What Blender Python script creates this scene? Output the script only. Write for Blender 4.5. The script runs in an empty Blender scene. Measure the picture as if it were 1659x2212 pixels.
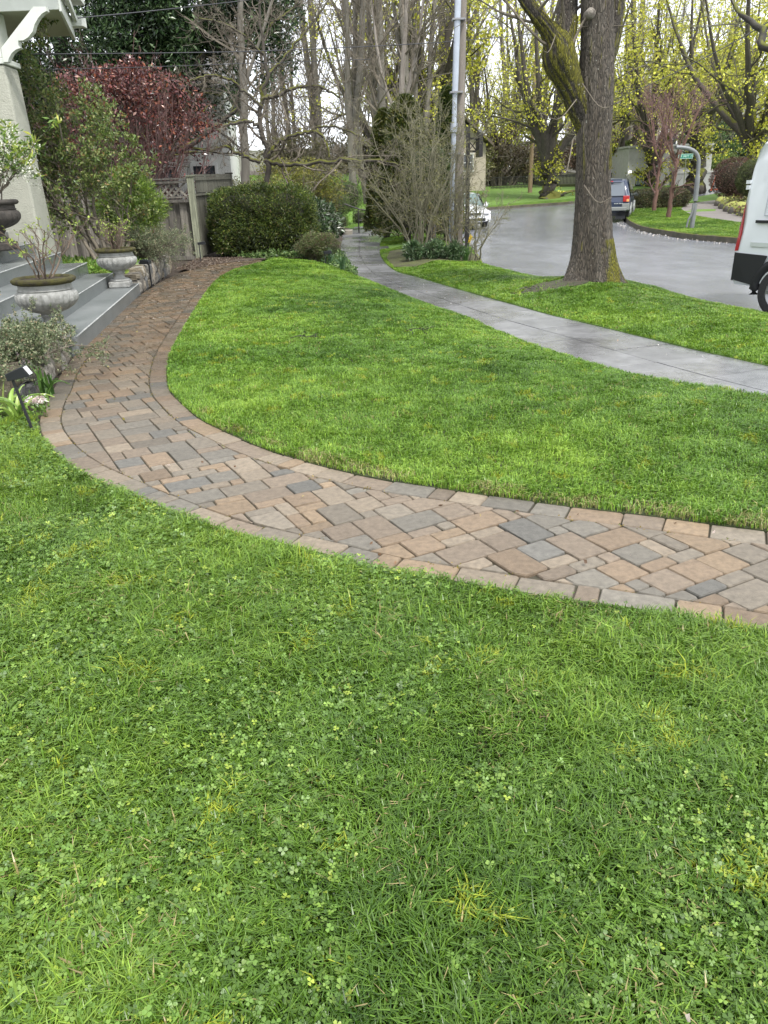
import bpy, math, random
import numpy as np
from mathutils import Vector, geometry as mgeo

# ---------------------------------------------------------------- camera, sky, sun
SC = bpy.context.scene
COL = SC.collection
PITCH, ROLL, CH = math.radians(23.1), math.radians(2.0), 1.55
fwd = np.array([0, math.cos(PITCH), -math.sin(PITCH)]); r0 = np.array([1., 0, 0]); u0 = np.cross(r0, fwd)
c_r = r0 * math.cos(ROLL) - u0 * math.sin(ROLL); c_u = r0 * math.sin(ROLL) + u0 * math.cos(ROLL)
cd = bpy.data.cameras.new('camera'); cam = bpy.data.objects.new('camera', cd); COL.objects.link(cam)
from mathutils import Matrix
cam.matrix_world = Matrix(((c_r[0], c_u[0], -fwd[0], 0), (c_r[1], c_u[1], -fwd[1], 0), (c_r[2], c_u[2], -fwd[2], CH), (0, 0, 0, 1)))
cd.sensor_fit = 'HORIZONTAL'; cd.sensor_width = 36; cd.lens = 36; cd.clip_start = .05; cd.clip_end = 2000
SC.camera = cam
W = bpy.data.worlds.new('World'); SC.world = W; W.use_nodes = True
nt = W.node_tree; bg = nt.nodes['Background']
sky = nt.nodes.new('ShaderNodeTexSky'); sky.sky_type = 'NISHITA'; sky.sun_disc = False
SUN_EL, SUN_AZ = math.radians(58), math.radians(150)
sky.sun_elevation = SUN_EL; sky.sun_rotation = SUN_AZ; sky.dust_density = 1.5; sky.air_density = 1.0; sky.ozone_density = 1.0
hs = nt.nodes.new('ShaderNodeHueSaturation'); hs.inputs['Saturation'].default_value = .4; hs.inputs['Value'].default_value = 1.0
cl = nt.nodes.new('ShaderNodeTexNoise'); cl.inputs['Scale'].default_value = 3; cl.inputs['Detail'].default_value = 5   # the cloud sheet over the blue
ctc = nt.nodes.new('ShaderNodeTexCoord'); cmp_ = nt.nodes.new('ShaderNodeMapping'); cmp_.inputs['Scale'].default_value = (1, 1, 3); nt.links.new(ctc.outputs['Generated'], cmp_.inputs[0]); nt.links.new(cmp_.outputs[0], cl.inputs['Vector'])
cr = nt.nodes.new('ShaderNodeMapRange'); cr.inputs[1].default_value = .3; cr.inputs[2].default_value = .7; cr.inputs[3].default_value = .78; cr.inputs[4].default_value = .96; nt.links.new(cl.outputs['Fac'], cr.inputs[0])
cm = nt.nodes.new('ShaderNodeMix'); cm.data_type = 'RGBA'; cm.inputs[7].default_value = (4.9, 5.05, 5.35, 1)
nt.links.new(sky.outputs[0], hs.inputs['Color']); nt.links.new(hs.outputs[0], cm.inputs[6]); nt.links.new(cr.outputs[0], cm.inputs[0]); nt.links.new(cm.outputs[2], bg.inputs['Color'])
bg.inputs['Strength'].default_value = .13
ld = bpy.data.lights.new('sun', 'SUN'); ld.energy = 1.5; ld.angle = math.radians(10); ld.color = (1, .97, .92)
sun = bpy.data.objects.new('sun', ld); COL.objects.link(sun)
sd = Vector((math.sin(SUN_AZ) * math.cos(SUN_EL), math.cos(SUN_AZ) * math.cos(SUN_EL), math.sin(SUN_EL)))
sun.rotation_euler = (-sd).to_track_quat('-Z', 'Y').to_euler(); sun.location = (0, 0, 30)
SC.view_settings.view_transform = 'Standard'; SC.view_settings.look = 'None'
SC.view_settings.exposure = 1.6; SC.view_settings.gamma = 1

# ---------------------------------------------------------------- projection of photo points onto real surfaces
F, CX, CY = 1659., 829.5, 1106.
CP = np.array([0, 0, CH])
def ray(x, y): return fwd * F + c_r * (x - CX) - c_u * (y - CY)
def terr(x, y): return .03 * np.maximum(0, y - 33) + .0 * x
def G(x, y, z=0.):            # ground point seen at photo point (x, y), on the terrain offset by z
    d = ray(x, y); zz = z
    for _ in range(12):
        t = (zz - CH) / min(d[2], -1e-3); p = CP + d * t
        zz = .5 * zz + .5 * (z + float(terr(p[0], p[1])))
    return p
def A(x, y, Y):
    d = ray(x, y); return CP + d * (Y / d[1])

# ---------------------------------------------------------------- numpy noise
def _h(ix, iy, s):
    n = (ix * 374761393 + iy * 668265263 + s * 974634777) & 0xffffffff
    n = ((n ^ (n >> 13)) * 1274126177) & 0xffffffff
    return ((n ^ (n >> 16)) & 0xffff) / 65535.
def vn(x, y, sc, seed=0):
    x = np.asarray(x, float) / sc; y = np.asarray(y, float) / sc
    ix = np.floor(x).astype(np.int64); iy = np.floor(y).astype(np.int64); fx = x - ix; fy = y - iy
    fx = fx * fx * (3 - 2 * fx); fy = fy * fy * (3 - 2 * fy)
    a = _h(ix, iy, seed); b = _h(ix + 1, iy, seed); c = _h(ix, iy + 1, seed); d = _h(ix + 1, iy + 1, seed)
    return (a * (1 - fx) + b * fx) * (1 - fy) + (c * (1 - fx) + d * fx) * fy
def fbm(x, y, sc, seed=0):
    return (vn(x, y, sc, seed) + .5 * vn(x, y, sc * .47, seed + 1) + .25 * vn(x, y, sc * .21, seed + 2)) / 1.75

# ---------------------------------------------------------------- materials
MATS = {}
def mat(name, col=(.5, .5, .5), rough=.7, metal=0., tint=False, col2=None, nscale=8., nstr=.5, bump=0., bscale=30., transl=0., moss=0.,
        mosscol=(.10, .105, .012), stretch=(1, 1, 1), rough2=None, spec=.5, coat=0., emit=None):
    if name in MATS: return MATS[name]
    m = bpy.data.materials.new(name); m.use_nodes = True; t = m.node_tree; N = t.nodes; L = t.links
    b = N['Principled BSDF']; b.inputs['Roughness'].default_value = rough; b.inputs['Metallic'].default_value = metal
    b.inputs['Specular IOR Level'].default_value = spec; b.inputs['Coat Weight'].default_value = coat; b.inputs['Coat Roughness'].default_value = .05
    tc = N.new('ShaderNodeTexCoord'); mp = N.new('ShaderNodeMapping'); mp.inputs['Scale'].default_value = stretch; L.new(tc.outputs['Object'], mp.inputs[0])
    if tint:
        a = N.new('ShaderNodeAttribute'); a.attribute_name = 'tint'; cur = a.outputs['Color']
    else:
        r = N.new('ShaderNodeRGB'); r.outputs[0].default_value = (*col, 1); cur = r.outputs[0]
    if col2 is not None or tint and nstr > 0:
        n = N.new('ShaderNodeTexNoise'); n.inputs['Scale'].default_value = nscale; n.inputs['Detail'].default_value = 6; n.inputs['Roughness'].default_value = .65
        L.new(mp.outputs[0], n.inputs['Vector'])
        mr = N.new('ShaderNodeMapRange'); mr.inputs[1].default_value = .35; mr.inputs[2].default_value = .65
        L.new(n.outputs['Fac'], mr.inputs[0])
        mx = N.new('ShaderNodeMix'); mx.data_type = 'RGBA'
        if col2 is not None:
            mx.inputs[7].default_value = (*col2, 1); L.new(mr.outputs[0], mx.inputs[0]); L.new(cur, mx.inputs[6])
        else:
            mx.blend_type = 'MULTIPLY'; mx.inputs[0].default_value = nstr; L.new(cur, mx.inputs[6])
            ml = N.new('ShaderNodeMapRange'); ml.inputs[1].default_value = .3; ml.inputs[2].default_value = .7; ml.inputs[3].default_value = .35; ml.inputs[4].default_value = 1.35
            L.new(n.outputs['Fac'], ml.inputs[0]); L.new(ml.outputs[0], mx.inputs[7]); 
        cur = mx.outputs[2]
        if rough2 is not None:
            rr = N.new('ShaderNodeMapRange'); rr.inputs[1].default_value = .4; rr.inputs[2].default_value = .6; rr.inputs[3].default_value = rough; rr.inputs[4].default_value = rough2
            n2 = N.new('ShaderNodeTexNoise'); n2.inputs['Scale'].default_value = nscale * .12; n2.inputs['Detail'].default_value = 4; L.new(mp.outputs[0], n2.inputs['Vector'])
            L.new(n2.outputs['Fac'], rr.inputs[0]); L.new(rr.outputs[0], b.inputs['Roughness'])
    if moss > 0:      # moss grows where the surface looks up and in patches
        g = N.new('ShaderNodeNewGeometry'); sp = N.new('ShaderNodeSeparateXYZ'); L.new(g.outputs['Normal'], sp.inputs[0])
        n = N.new('ShaderNodeTexNoise'); n.inputs['Scale'].default_value = 2.2; n.inputs['Detail'].default_value = 5; L.new(tc.outputs['Object'], n.inputs['Vector'])
        ad = N.new('ShaderNodeMath'); ad.operation = 'MULTIPLY_ADD'; L.new(sp.outputs[2], ad.inputs[0]); ad.inputs[1].default_value = .35; L.new(n.outputs['Fac'], ad.inputs[2])
        mr = N.new('ShaderNodeMapRange'); mr.inputs[1].default_value = .78 - moss * .4; mr.inputs[2].default_value = .86 - moss * .4; L.new(ad.outputs[0], mr.inputs[0])
        mx = N.new('ShaderNodeMix'); mx.data_type = 'RGBA'; mx.inputs[7].default_value = (*mosscol, 1); L.new(mr.outputs[0], mx.inputs[0]); L.new(cur, mx.inputs[6]); cur = mx.outputs[2]
    L.new(cur, b.inputs['Base Color'])
    if bump > 0:
        n = N.new('ShaderNodeTexNoise'); n.inputs['Scale'].default_value = bscale; n.inputs['Detail'].default_value = 8; n.inputs['Roughness'].default_value = .7; L.new(mp.outputs[0], n.inputs['Vector'])
        bu = N.new('ShaderNodeBump'); bu.inputs['Strength'].default_value = min(1, bump); bu.inputs['Distance'].default_value = .01 * max(1, bump); L.new(n.outputs['Fac'], bu.inputs['Height']); L.new(bu.outputs[0], b.inputs['Normal'])
    if transl > 0:
        tr = N.new('ShaderNodeBsdfTranslucent'); L.new(cur, tr.inputs[0]); ms = N.new('ShaderNodeMixShader'); ms.inputs[0].default_value = transl
        L.new(b.outputs[0], ms.inputs[1]); L.new(tr.outputs[0], ms.inputs[2]); L.new(ms.outputs[0], N['Material Output'].inputs[0])
    if emit: b.inputs['Emission Color'].default_value = (*emit[0], 1); b.inputs['Emission Strength'].default_value = emit[1]
    MATS[name] = m; return m
LEAF = mat('leaf', tint=True, nstr=0, rough=.42, transl=.28)
GLOSSLEAF = mat('glossy leaf', tint=True, nstr=0, rough=.22, transl=.15)
GRASS = mat('grass blade', tint=True, nstr=0, rough=.36, transl=.33, spec=.45)
SOIL = mat('soil', (.028, .019, .012), .9, col2=(.06, .043, .028), nscale=14, bump=2.5, bscale=60)
MULCH = mat('mulch', (.05, .034, .024), .9, col2=(.12, .09, .065), nscale=40, bump=3, bscale=80)
TURF = mat('turf', (.075, .15, .018), .9, col2=(.12, .21, .03), nscale=3, bump=1.5, bscale=90)
BARK = mat('bark', (.10, .078, .058), .85, col2=(.042, .033, .026), nscale=14, bump=2, bscale=40, stretch=(1, 1, .25), moss=.35)
BARKM = mat('mossy bark', (.09, .078, .062), .85, col2=(.045, .038, .03), nscale=14, bump=2, bscale=40, stretch=(1, 1, .3), moss=.5)
BARKD = mat('dark bark', (.022, .018, .014), .8, col2=(.05, .045, .035), nscale=8, bump=1, moss=.2)
TWIG = mat('twig', (.17, .145, .11), .8, col2=(.09, .075, .055), nscale=5)
TWIGG = mat('lichen twig', (.19, .175, .115), .8, col2=(.12, .115, .075), nscale=3, moss=.15)
TWIGR = mat('red twig', (.17, .095, .085), .8, col2=(.09, .05, .045), nscale=5)
REDBARK = mat('red bark', (.16, .085, .06), .7, col2=(.09, .045, .035), nscale=9, bump=1.5, bscale=30)
FARBARK = mat('grey brown bark', (.18, .165, .14), .85, col2=(.11, .10, .08), nscale=3, stretch=(1, 1, .3), moss=.12)

# ---------------------------------------------------------------- mesh builder
class MB:
    def __init__(s): s.v = []; s.f = []; s.c = []; s.n = 0; s.hc = False
    def add(s, v, f, c=None):
        v = np.asarray(v, float).reshape(-1, 3)
        fl = f if isinstance(f, list) and len(f) and not np.isscalar(f[0]) and len({len(q) for q in f}) > 1 else None
        if fl is not None:
            for k in {len(q) for q in fl}: s.f.append(np.array([q for q in fl if len(q) == k], np.int64) + s.n)
        else: s.f.append(np.asarray(f, np.int64) + s.n)
        s.v.append(v)
        if c is None: s.c.append(np.full((len(v), 3), .5))
        else:
            s.hc = True; c = np.asarray(c, float)
            s.c.append(np.broadcast_to(c, (len(v), 3)) if c.ndim == 1 else c)
        s.n += len(v); return s
    def box(s, x0, x1, y0, y1, z0, z1, c=None, M=None):
        v = np.array([[x, y, z] for z in (z0, z1) for y in (y0, y1) for x in (x0, x1)], float)
        if M is not None: v = v @ np.asarray(M)[:3, :3].T + np.asarray(M)[:3, 3]
        return s.add(v, [[0, 2, 3, 1], [4, 5, 7, 6], [0, 1, 5, 4], [2, 6, 7, 3], [0, 4, 6, 2], [1, 3, 7, 5]], c)
    def beam(s, a, b, w, h, c=None, up=(0, 0, 1)):
        a = np.array(a, float); b = np.array(b, float); d = b - a; d /= np.linalg.norm(d) + 1e-9
        x = np.cross(d, up); 
        if np.linalg.norm(x) < 1e-4: x = np.cross(d, (0, 1, 0))
        x /= np.linalg.norm(x); y = np.cross(x, d)
        v = [p + x * sx * w / 2 + y * sy * h / 2 for p in (a, b) for sy in (-1, 1) for sx in (-1, 1)]
        return s.add(v, [[0, 1, 3, 2], [4, 6, 7, 5], [0, 4, 5, 1], [2, 3, 7, 6], [0, 2, 6, 4], [1, 5, 7, 3]], c)
    def lathe(s, prof, n=32, c=None, ctr=(0, 0, 0), rf=None):
        prof = np.array(prof, float); th = np.arange(n) * 2 * np.pi / n
        R = prof[:, 0][:, None] * np.ones(n)
        if rf is not None: R = rf(R, prof[:, 1][:, None] + 0 * th, th[None, :])
        v = np.stack([R * np.cos(th) + ctr[0], R * np.sin(th) + ctr[1], prof[:, 1][:, None] + 0 * R + ctr[2]], -1).reshape(-1, 3)
        i, j = np.meshgrid(np.arange(len(prof) - 1), np.arange(n), indexing='ij'); j2 = (j + 1) % n
        f = np.stack([i * n + j, i * n + j2, (i + 1) * n + j2, (i + 1) * n + j], -1).reshape(-1, 4)
        s.add(v, f, c); return s
    def tubes(s, P, R, n=5, c=None):
        P = np.asarray(P, float); R = np.asarray(R, float)
        if P.ndim == 2: P = P[None]; R = R[None]
        N_, K, _ = P.shape
        if N_ == 0: return s
        T = np.gradient(P, axis=1); T /= np.linalg.norm(T, axis=2, keepdims=True) + 1e-9
        m = T.mean(1); ref = np.where(np.abs(m[:, 2:3]) < .8, np.array([[0, 0, 1.]]), np.array([[1., 0, 0]]))[:, None, :]
        X = np.cross(T, ref); X /= np.linalg.norm(X, axis=2, keepdims=True) + 1e-9; Y = np.cross(T, X)
        th = np.arange(n) * 2 * np.pi / n
        v = P[:, :, None] + R[:, :, None, None] * (X[:, :, None] * np.cos(th)[:, None] + Y[:, :, None] * np.sin(th)[:, None])
        a, i, j = np.meshgrid(np.arange(N_), np.arange(K - 1), np.arange(n), indexing='ij'); j2 = (j + 1) % n; b = a * K * n
        f = np.stack([b + i * n + j, b + i * n + j2, b + (i + 1) * n + j2, b + (i + 1) * n + j], -1).reshape(-1, 4)
        cc = None
        if c is not None:
            c = np.asarray(c, float); cc = c if c.ndim == 1 else np.repeat(c, K * n, 0)
        return s.add(v.reshape(-1, 3), f, cc)
    def build(s, name, m, parent=None, smooth=False, kind=None, **tags):
        me = bpy.data.meshes.new(name); V = np.concatenate(s.v); me.vertices.add(len(V)); me.vertices.foreach_set('co', V.astype(np.float32).ravel())
        nl = sum(f.size for f in s.f); nf = sum(len(f) for f in s.f)
        me.loops.add(nl); me.loops.foreach_set('vertex_index', np.concatenate([f.ravel() for f in s.f]).astype(np.int32))
        cnt = np.concatenate([np.full(len(f), f.shape[1]) for f in s.f if len(f)]); me.polygons.add(nf)
        st = np.concatenate([[0], np.cumsum(cnt)[:-1]]).astype(np.int32); me.polygons.foreach_set('loop_start', st)
        me.polygons.foreach_set('use_smooth', np.full(nf, bool(smooth)))
        me.update(calc_edges=True)
        if s.hc:
            at = me.color_attributes.new('tint', 'FLOAT_COLOR', 'POINT'); C = np.concatenate(s.c); at.data.foreach_set('color', np.concatenate([C, np.ones((len(C), 1))], 1).astype(np.float32).ravel())
        me.materials.append(m)
        o = bpy.data.objects.new(name, me); COL.objects.link(o)
        if parent is not None: o.parent = parent
        if kind: o['kind'] = kind
        for k, v in tags.items(): o[k] = v
        return o
def thing(name, label, cat, loc=(0, 0, 0), rz=0., group=None, scale=1.):
    o = bpy.data.objects.new(name, None); COL.objects.link(o); o.location = [float(q) for q in loc]; o.rotation_euler = (0, 0, rz); o.scale = (scale,) * 3
    o['label'] = label; o['category'] = cat; o.empty_display_size = .3
    if group: o['group'] = group
    return o
def dup(root, loc, rz=0., label=None, scale=None, group=None, flip=False):
    r = root.copy(); COL.objects.link(r); r.location = [float(q) for q in loc]; r.rotation_euler = (0, 0, rz)
    if scale: r.scale = (scale,) * 3
    if label: r['label'] = label
    if group: r['group'] = group
    for ch in list(root.children):
        c = ch.copy(); COL.objects.link(c); c.parent = r
        for g in ch.children:
            d = g.copy(); COL.objects.link(d); d.parent = c
    return r
def rg(s): return np.random.default_rng(s)

# ---------------------------------------------------------------- growth of branches and leaves
def smooth_path(pts, k):
    pts = np.array(pts, float); n = len(pts)
    if n == 2: t = np.linspace(0, 1, k)[:, None]; return pts[0] * (1 - t) + pts[1] * t
    q = np.vstack([2 * pts[0] - pts[1], pts, 2 * pts[-1] - pts[-2]]); out = []
    for u in np.linspace(0, n - 1 - 1e-6, k):
        i = int(u); t = u - i; a, b, c, d = q[i:i + 4]
        out.append(.5 * (2 * b + (c - a) * t + (2 * a - 5 * b + 4 * c - d) * t * t + (3 * b - a - 3 * c + d) * t ** 3))
    return np.array(out)
def sample(P, t):
    N_, K, _ = P.shape; u = t * (K - 1); i = np.minimum(u.astype(int), K - 2); fr = (u - i)[..., None]
    a = np.arange(N_)[:, None]
    return P[a, i] * (1 - fr) + P[a, i + 1] * fr, P[a, i + 1] - P[a, i]
def grow(P, R, n, r, t0=.3, t1=1., lf=.5, rf=.55, ang=45, angv=15, k=6, curl=.15, up=.03, abs_len=None, rmin=.002, taper=.25):
    N_ = len(P); t = t0 + (t1 - t0) * (np.arange(n)[None] + r.random((N_, n))) / n
    pos, tan = sample(P, t); tan /= np.linalg.norm(tan, axis=2, keepdims=True) + 1e-9
    rr = np.take_along_axis(R, np.minimum((t * (R.shape[1] - 1)).astype(int), R.shape[1] - 1), 1)
    plen = np.linalg.norm(np.diff(P, axis=1), axis=2).sum(1)[:, None]
    L = (plen * lf * (1.15 - .6 * t)) if abs_len is None else abs_len * np.ones_like(t)
    L = L * (.65 + .7 * r.random((N_, n)))
    rv = r.normal(size=(N_, n, 3)); pp = rv - (rv * tan).sum(2, keepdims=True) * tan; pp /= np.linalg.norm(pp, axis=2, keepdims=True) + 1e-9
    a = np.radians(ang + angv * r.normal(size=(N_, n)))[..., None]
    d = tan * np.cos(a) + pp * np.sin(a)
    pos = pos.reshape(-1, 3); d = d.reshape(-1, 3); L = L.reshape(-1); rr = rr.reshape(-1) * rf
    out = [pos]
    for i in range(k - 1):
        d = d + curl * r.normal(size=d.shape) + np.array([0, 0, up]); d /= np.linalg.norm(d, axis=1, keepdims=True) + 1e-9
        pos = pos + d * (L / (k - 1))[:, None]; out.append(pos)
    Rn = np.maximum(rmin, rr[:, None] * np.linspace(1, taper, k)[None])
    return np.stack(out, 1), Rn
def pal(r, n, cols, w=None, jit=.15):
    cols = np.array(cols, float); i = r.choice(len(cols), n, p=None if w is None else np.array(w) / sum(w))
    return cols[i] * (1 + jit * r.normal(size=(n, 1))).clip(.4, 1.8)
def leaves(mb, c, L, r, cols, w=None, aspect=.5, out=None, flat=.3, jit=.18, droop=0.):
    """one folded rhombus per centre"""
    n = len(c); L = np.broadcast_to(L, n) * (.7 + .6 * r.random(n))
    d = r.normal(size=(n, 3))
    if out is not None: d = d * .7 + out
    d[:, 2] += flat - droop; d /= np.linalg.norm(d, axis=1, keepdims=True)
    q = r.normal(size=(n, 3)); s_ = np.cross(d, q); s_ /= np.linalg.norm(s_, axis=1, keepdims=True) + 1e-9
    nn = np.cross(s_, d); L = L[:, None]
    a = c; b = c + d * L; m = c + d * L * .45; l = m + s_ * L * aspect / 2 + nn * L * .08; rr = m - s_ * L * aspect / 2 + nn * L * .08
    v = np.stack([a, l, b, rr], 1).reshape(-1, 3); f = np.arange(4 * n).reshape(n, 4)
    C = pal(r, n, cols, w, jit) if not isinstance(cols, np.ndarray) or cols.shape != (n, 3) else cols
    mb.add(v, f, np.repeat(C, 4, 0)); return mb
def on_twigs(P, n, r, spread=.03, t0=.2):
    t = t0 + (1 - t0) * r.random((len(P), n)); p, d = sample(P, t); p = p.reshape(-1, 3)
    return p + r.normal(size=p.shape) * spread
def blob(r, n, ctr, rad, k=30, cr=.28, shell=.75, noise=.0):
    """points in k clumps spread through an ellipsoid"""
    d = r.normal(size=(k, 3)); d /= np.linalg.norm(d, axis=1, keepdims=True); q = shell + (1 - shell) * r.random((k, 1)); 
    cc = d * q * (1 - cr); i = r.integers(0, k, n); e = r.normal(size=(n, 3)); e /= np.linalg.norm(e, axis=1, keepdims=True)
    p = cc[i] + e * cr * (r.random((n, 1)) ** .4); o = p / (np.linalg.norm(p, axis=1, keepdims=True) + 1e-9) * .5 + e * .6
    return np.array(ctr) + p * np.array(rad), o, i

# ---------------------------------------------------------------- outlines of the ground areas (metres)
OUT = [(4.2, 1.05), (2.6, 1.85), (1.4, 2.42), (1.17, 2.52), (.92, 2.63), (.77, 2.69), (.51, 2.8), (.32, 2.88), (.03, 3.0), (-.28, 3.19), (-.61, 3.38), (-.95, 3.63), (-1.23, 3.88), (-1.55, 4.19), (-1.85, 4.5), (-2.14, 4.89), (-2.40, 5.34), (-2.58, 5.79), (-2.76, 6.47), (-3.16, 7.94), (-3.57, 10.74), (-3.9, 13.2), (-4.05, 15.5), (-3.98, 17.0), (-3.6, 18.4), (-2.95, 19.6)]
INN = [(4.6, 1.95), (3.0, 2.7), (1.79, 3.25), (1.59, 3.33), (1.31, 3.47), (1.0, 3.60), (.67, 3.76), (.31, 3.94), (.06, 4.07), (-.21, 4.25), (-.5, 4.49), (-.8, 4.79), (-1.11, 5.19), (-1.34, 5.52), (-1.59, 6.0), (-1.8, 6.48), (-2.0, 7.22), (-2.18, 8.13), (-2.34, 9.25), (-2.58, 11.14), (-2.86, 13.56), (-3.0, 15.6), (-2.9, 17.2), (-2.5, 18.6)]
SWR = [(1.6, 46), (1.0, 40), (.67, 36.8), (.25, 29), (.16, 22.9), (.42, 18.8), (.88, 17.1), (1.6, 14.6), (2.15, 12.8), (2.6, 11.4), (2.95, 10.5), (3.4, 9.3), (3.75, 8.4), (4.1, 7.6), (4.9, 6.0), (6.0, 4.0), (7.5, 1.5)]
SWL = [(-.3, 46), (-.8, 40), (-1.2, 34), (-1.12, 30), (-1.04, 26), (-.75, 21.3), (-.42, 17.5), (-.1, 15.6), (.55, 13.5), (1.0, 12), (1.45, 10.6), (1.9, 9.4), (2.3, 8.2), (2.65, 7.2), (3.4, 5.5), (4.4, 3.6), (5.9, 1)]
def dens(pl, step):
    pl = np.array(pl, float); d = np.r_[0, np.cumsum(np.linalg.norm(np.diff(pl, axis=0), axis=1))]
    k = max(2, int(d[-1] / step)); u = np.linspace(0, d[-1], k)
    idx = np.interp(u, d, np.arange(len(pl))); sp = smooth_path(np.c_[pl, np.zeros(len(pl))], len(pl) * 24)[:, :2]
    j = idx / (len(pl) - 1) * (len(sp) - 1); return np.c_[np.interp(j, np.arange(len(sp)), sp[:, 0]), np.interp(j, np.arange(len(sp)), sp[:, 1])]
def dist_pl(p, pl):
    p = np.asarray(p, float); best = np.full(len(p), 1e9)
    for a, b in zip(pl[:-1], pl[1:]):
        a = np.array(a); b = np.array(b); ab = b - a; t = np.clip(((p - a) @ ab) / (ab @ ab + 1e-12), 0, 1)
        best = np.minimum(best, np.linalg.norm(p - a - t[:, None] * ab, axis=1))
    return best
def inside(p, poly):
    p = np.asarray(p, float); poly = np.asarray(poly, float); c = np.zeros(len(p), bool); x, y = p[:, 0], p[:, 1]
    for (x1, y1), (x2, y2) in zip(poly, np.roll(poly, -1, 0)):
        m = (y1 > y) != (y2 > y); c ^= m & (x < (x2 - x1) * (y - y1) / ((y2 - y1) if y2 != y1 else 1e-9) + x1)
    return c
OUT = [(x - .0 if y > 7 else x + ox, y if y > 7 else y + oy) for (x, y), (ox, oy) in zip(OUT, [tuple(q) for q in (lambda P: (lambda t: np.c_[-t[:, 1], t[:, 0]] / np.linalg.norm(t, axis=1, keepdims=True) * .045)(np.gradient(P, axis=0)))(np.array(OUT))])]
OUTd, INNd, SWRd, SWLd = dens(OUT, .12), dens(INN, .12), dens(SWR, .25), dens(SWL, .25)
FARP = [(560, 560, 0), (620, 562, -.02), (680, 567, -.06), (720, 578, -.12), (750, 590, -.2), (800, 609, -.25), (900, 650, -.26), (1000, 686, -.24), (1100, 728, -.2), (1200, 765, -.17), (1300, 797, -.13), (1400, 820, -.09), (1500, 840, -.05), (1659, 860, 0)]
FAR3 = np.array([G(*q) for q in FARP]); FAR3 = np.vstack([FAR3, [[3.6, 4.5, 0], [4.4, 3.3, 0], [4.9, 2.4, 0]]])
FARd = smooth_path(FAR3, 150)
def region(name, poly, zf, step, m, skirt=-.7, kind='structure', lab=None):
    poly = np.asarray(poly, float)[:, :2]; n = len(poly); x0, y0 = poly.min(0); x1, y1 = poly.max(0)
    gx, gy = np.meshgrid(np.arange(x0 + step / 2, x1, step), np.arange(y0 + step / 2, y1, step)); g = np.c_[gx.ravel(), gy.ravel()]
    g = g + (rg(3).random(g.shape) - .5) * step * .3; g = g[inside(g, poly)]; g = g[dist_pl(g, np.vstack([poly, poly[:1]])) > step * .3]
    pts = [Vector(q) for q in np.vstack([poly, g])]
    r = mgeo.delaunay_2d_cdt(pts, [], [list(range(n))], 1, 1e-5); V = np.array([tuple(q) for q in r[0]]); Fc = np.array(r[2])
    V3 = np.c_[V, zf(V[:, 0], V[:, 1])]; mb = MB().add(V3, Fc)
    P3 = np.c_[poly, zf(poly[:, 0], poly[:, 1])]; B3 = P3.copy(); B3[:, 2] = np.minimum(B3[:, 2], 50) + skirt * 0 + (skirt - 0); 
    B3[:, 2] = P3[:, 2] + skirt; i = np.arange(n); j = (i + 1) % n
    mb.add(np.vstack([P3, B3]), np.c_[i, i + n, j + n, j])
    return mb.build(name, m, kind=kind, smooth=True)

# ---------------------------------------------------------------- ground, road
ROADM = mat('wet asphalt', (.15, .156, .175), .25, col2=(.21, .217, .24), nscale=1.2, rough2=.10, bump=.35, bscale=180, stretch=(1, .45, 1))
def grid_sheet(name, x0, x1, y0, y1, nx, ny, zf, m):
    X, Y = np.meshgrid(np.linspace(x0, x1, nx), np.linspace(y0, y1, ny)); Z = zf(X, Y)
    i, j = np.meshgrid(np.arange(ny - 1), np.arange(nx - 1), indexing='ij'); f = np.stack([i * nx + j, i * nx + j + 1, (i + 1) * nx + j + 1, (i + 1) * nx + j], -1).reshape(-1, 4)
    return MB().add(np.stack([X, Y, Z], -1).reshape(-1, 3), f).build(name, m, smooth=True, kind='structure')
grid_sheet('ground', -400, 400, -60, 700, 60, 60, lambda x, y: -.62 + np.minimum(terr(x, y), 3.3) - .25 * (y > 30), TURF)
grid_sheet('road', 1.2, 90, -40, 110, 30, 151, lambda x, y: -.5 + terr(x, y), ROADM)

def z_left(x, y):      # house side ground, sloping down to the pavement
    p = np.c_[np.ravel(x), np.ravel(y)]; d = dist_pl(p, SWLd[::2]); s = np.clip(d / 1.6, 0, 1); s = s * s * (3 - 2 * s)
    far = np.clip((p[:, 1] - 27) / 10, 0, 1)
    z = -.3 + s * .27 + terr(0, p[:, 1]) + far * np.clip(d - .8, 0, 6) * .22
    return z.reshape(np.shape(x))
def z_isl(x, y):
    p = np.c_[np.ravel(x), np.ravel(y)]; d1 = dist_pl(p, INNd[::2]); d2 = dist_pl(p, FARd[:, :2][::2])
    k = np.argmin(((p[:, None, :] - FARd[None, ::3, :2]) ** 2).sum(2), 1); zf = FARd[::3, 2][k]; t = d1 / (d1 + d2 + 1e-6)
    return (zf * t ** 1.3 + .10 * np.minimum(d1, d2).clip(0, 1) * t * .8 + .012 * (fbm(p[:, 0], p[:, 1], .8, 5) - .5) + .015 * np.clip(d1 / .1, 0, 1)).reshape(np.shape(x))
def z_front(x, y):
    return .012 + .03 * (fbm(x, y, 1.1, 9) - .5)
ISL = np.vstack([INNd, np.array([(-2.1, 19.3)]), FARd[2:, :2]])
TURFN = mat('soil with blade shade', (.022, .03, .009), .95, col2=(.05, .065, .018), nscale=9, bump=1.5, bscale=90)  # soil colour lowered to paint deep shade into the gaps between blades
region('lawn', ISL, z_isl, .22, TURFN)
FRONT = np.vstack([OUTd[:-62] if False else OUTd[OUTd[:, 1] < 5.75], [(-2.9, 5.45), (-4.5, 5.3), (-5.5, 5), (-5.5, -3), (7, -3), (7, 0)]])
region('lawn', FRONT, z_front, .25, TURFN)
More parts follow.
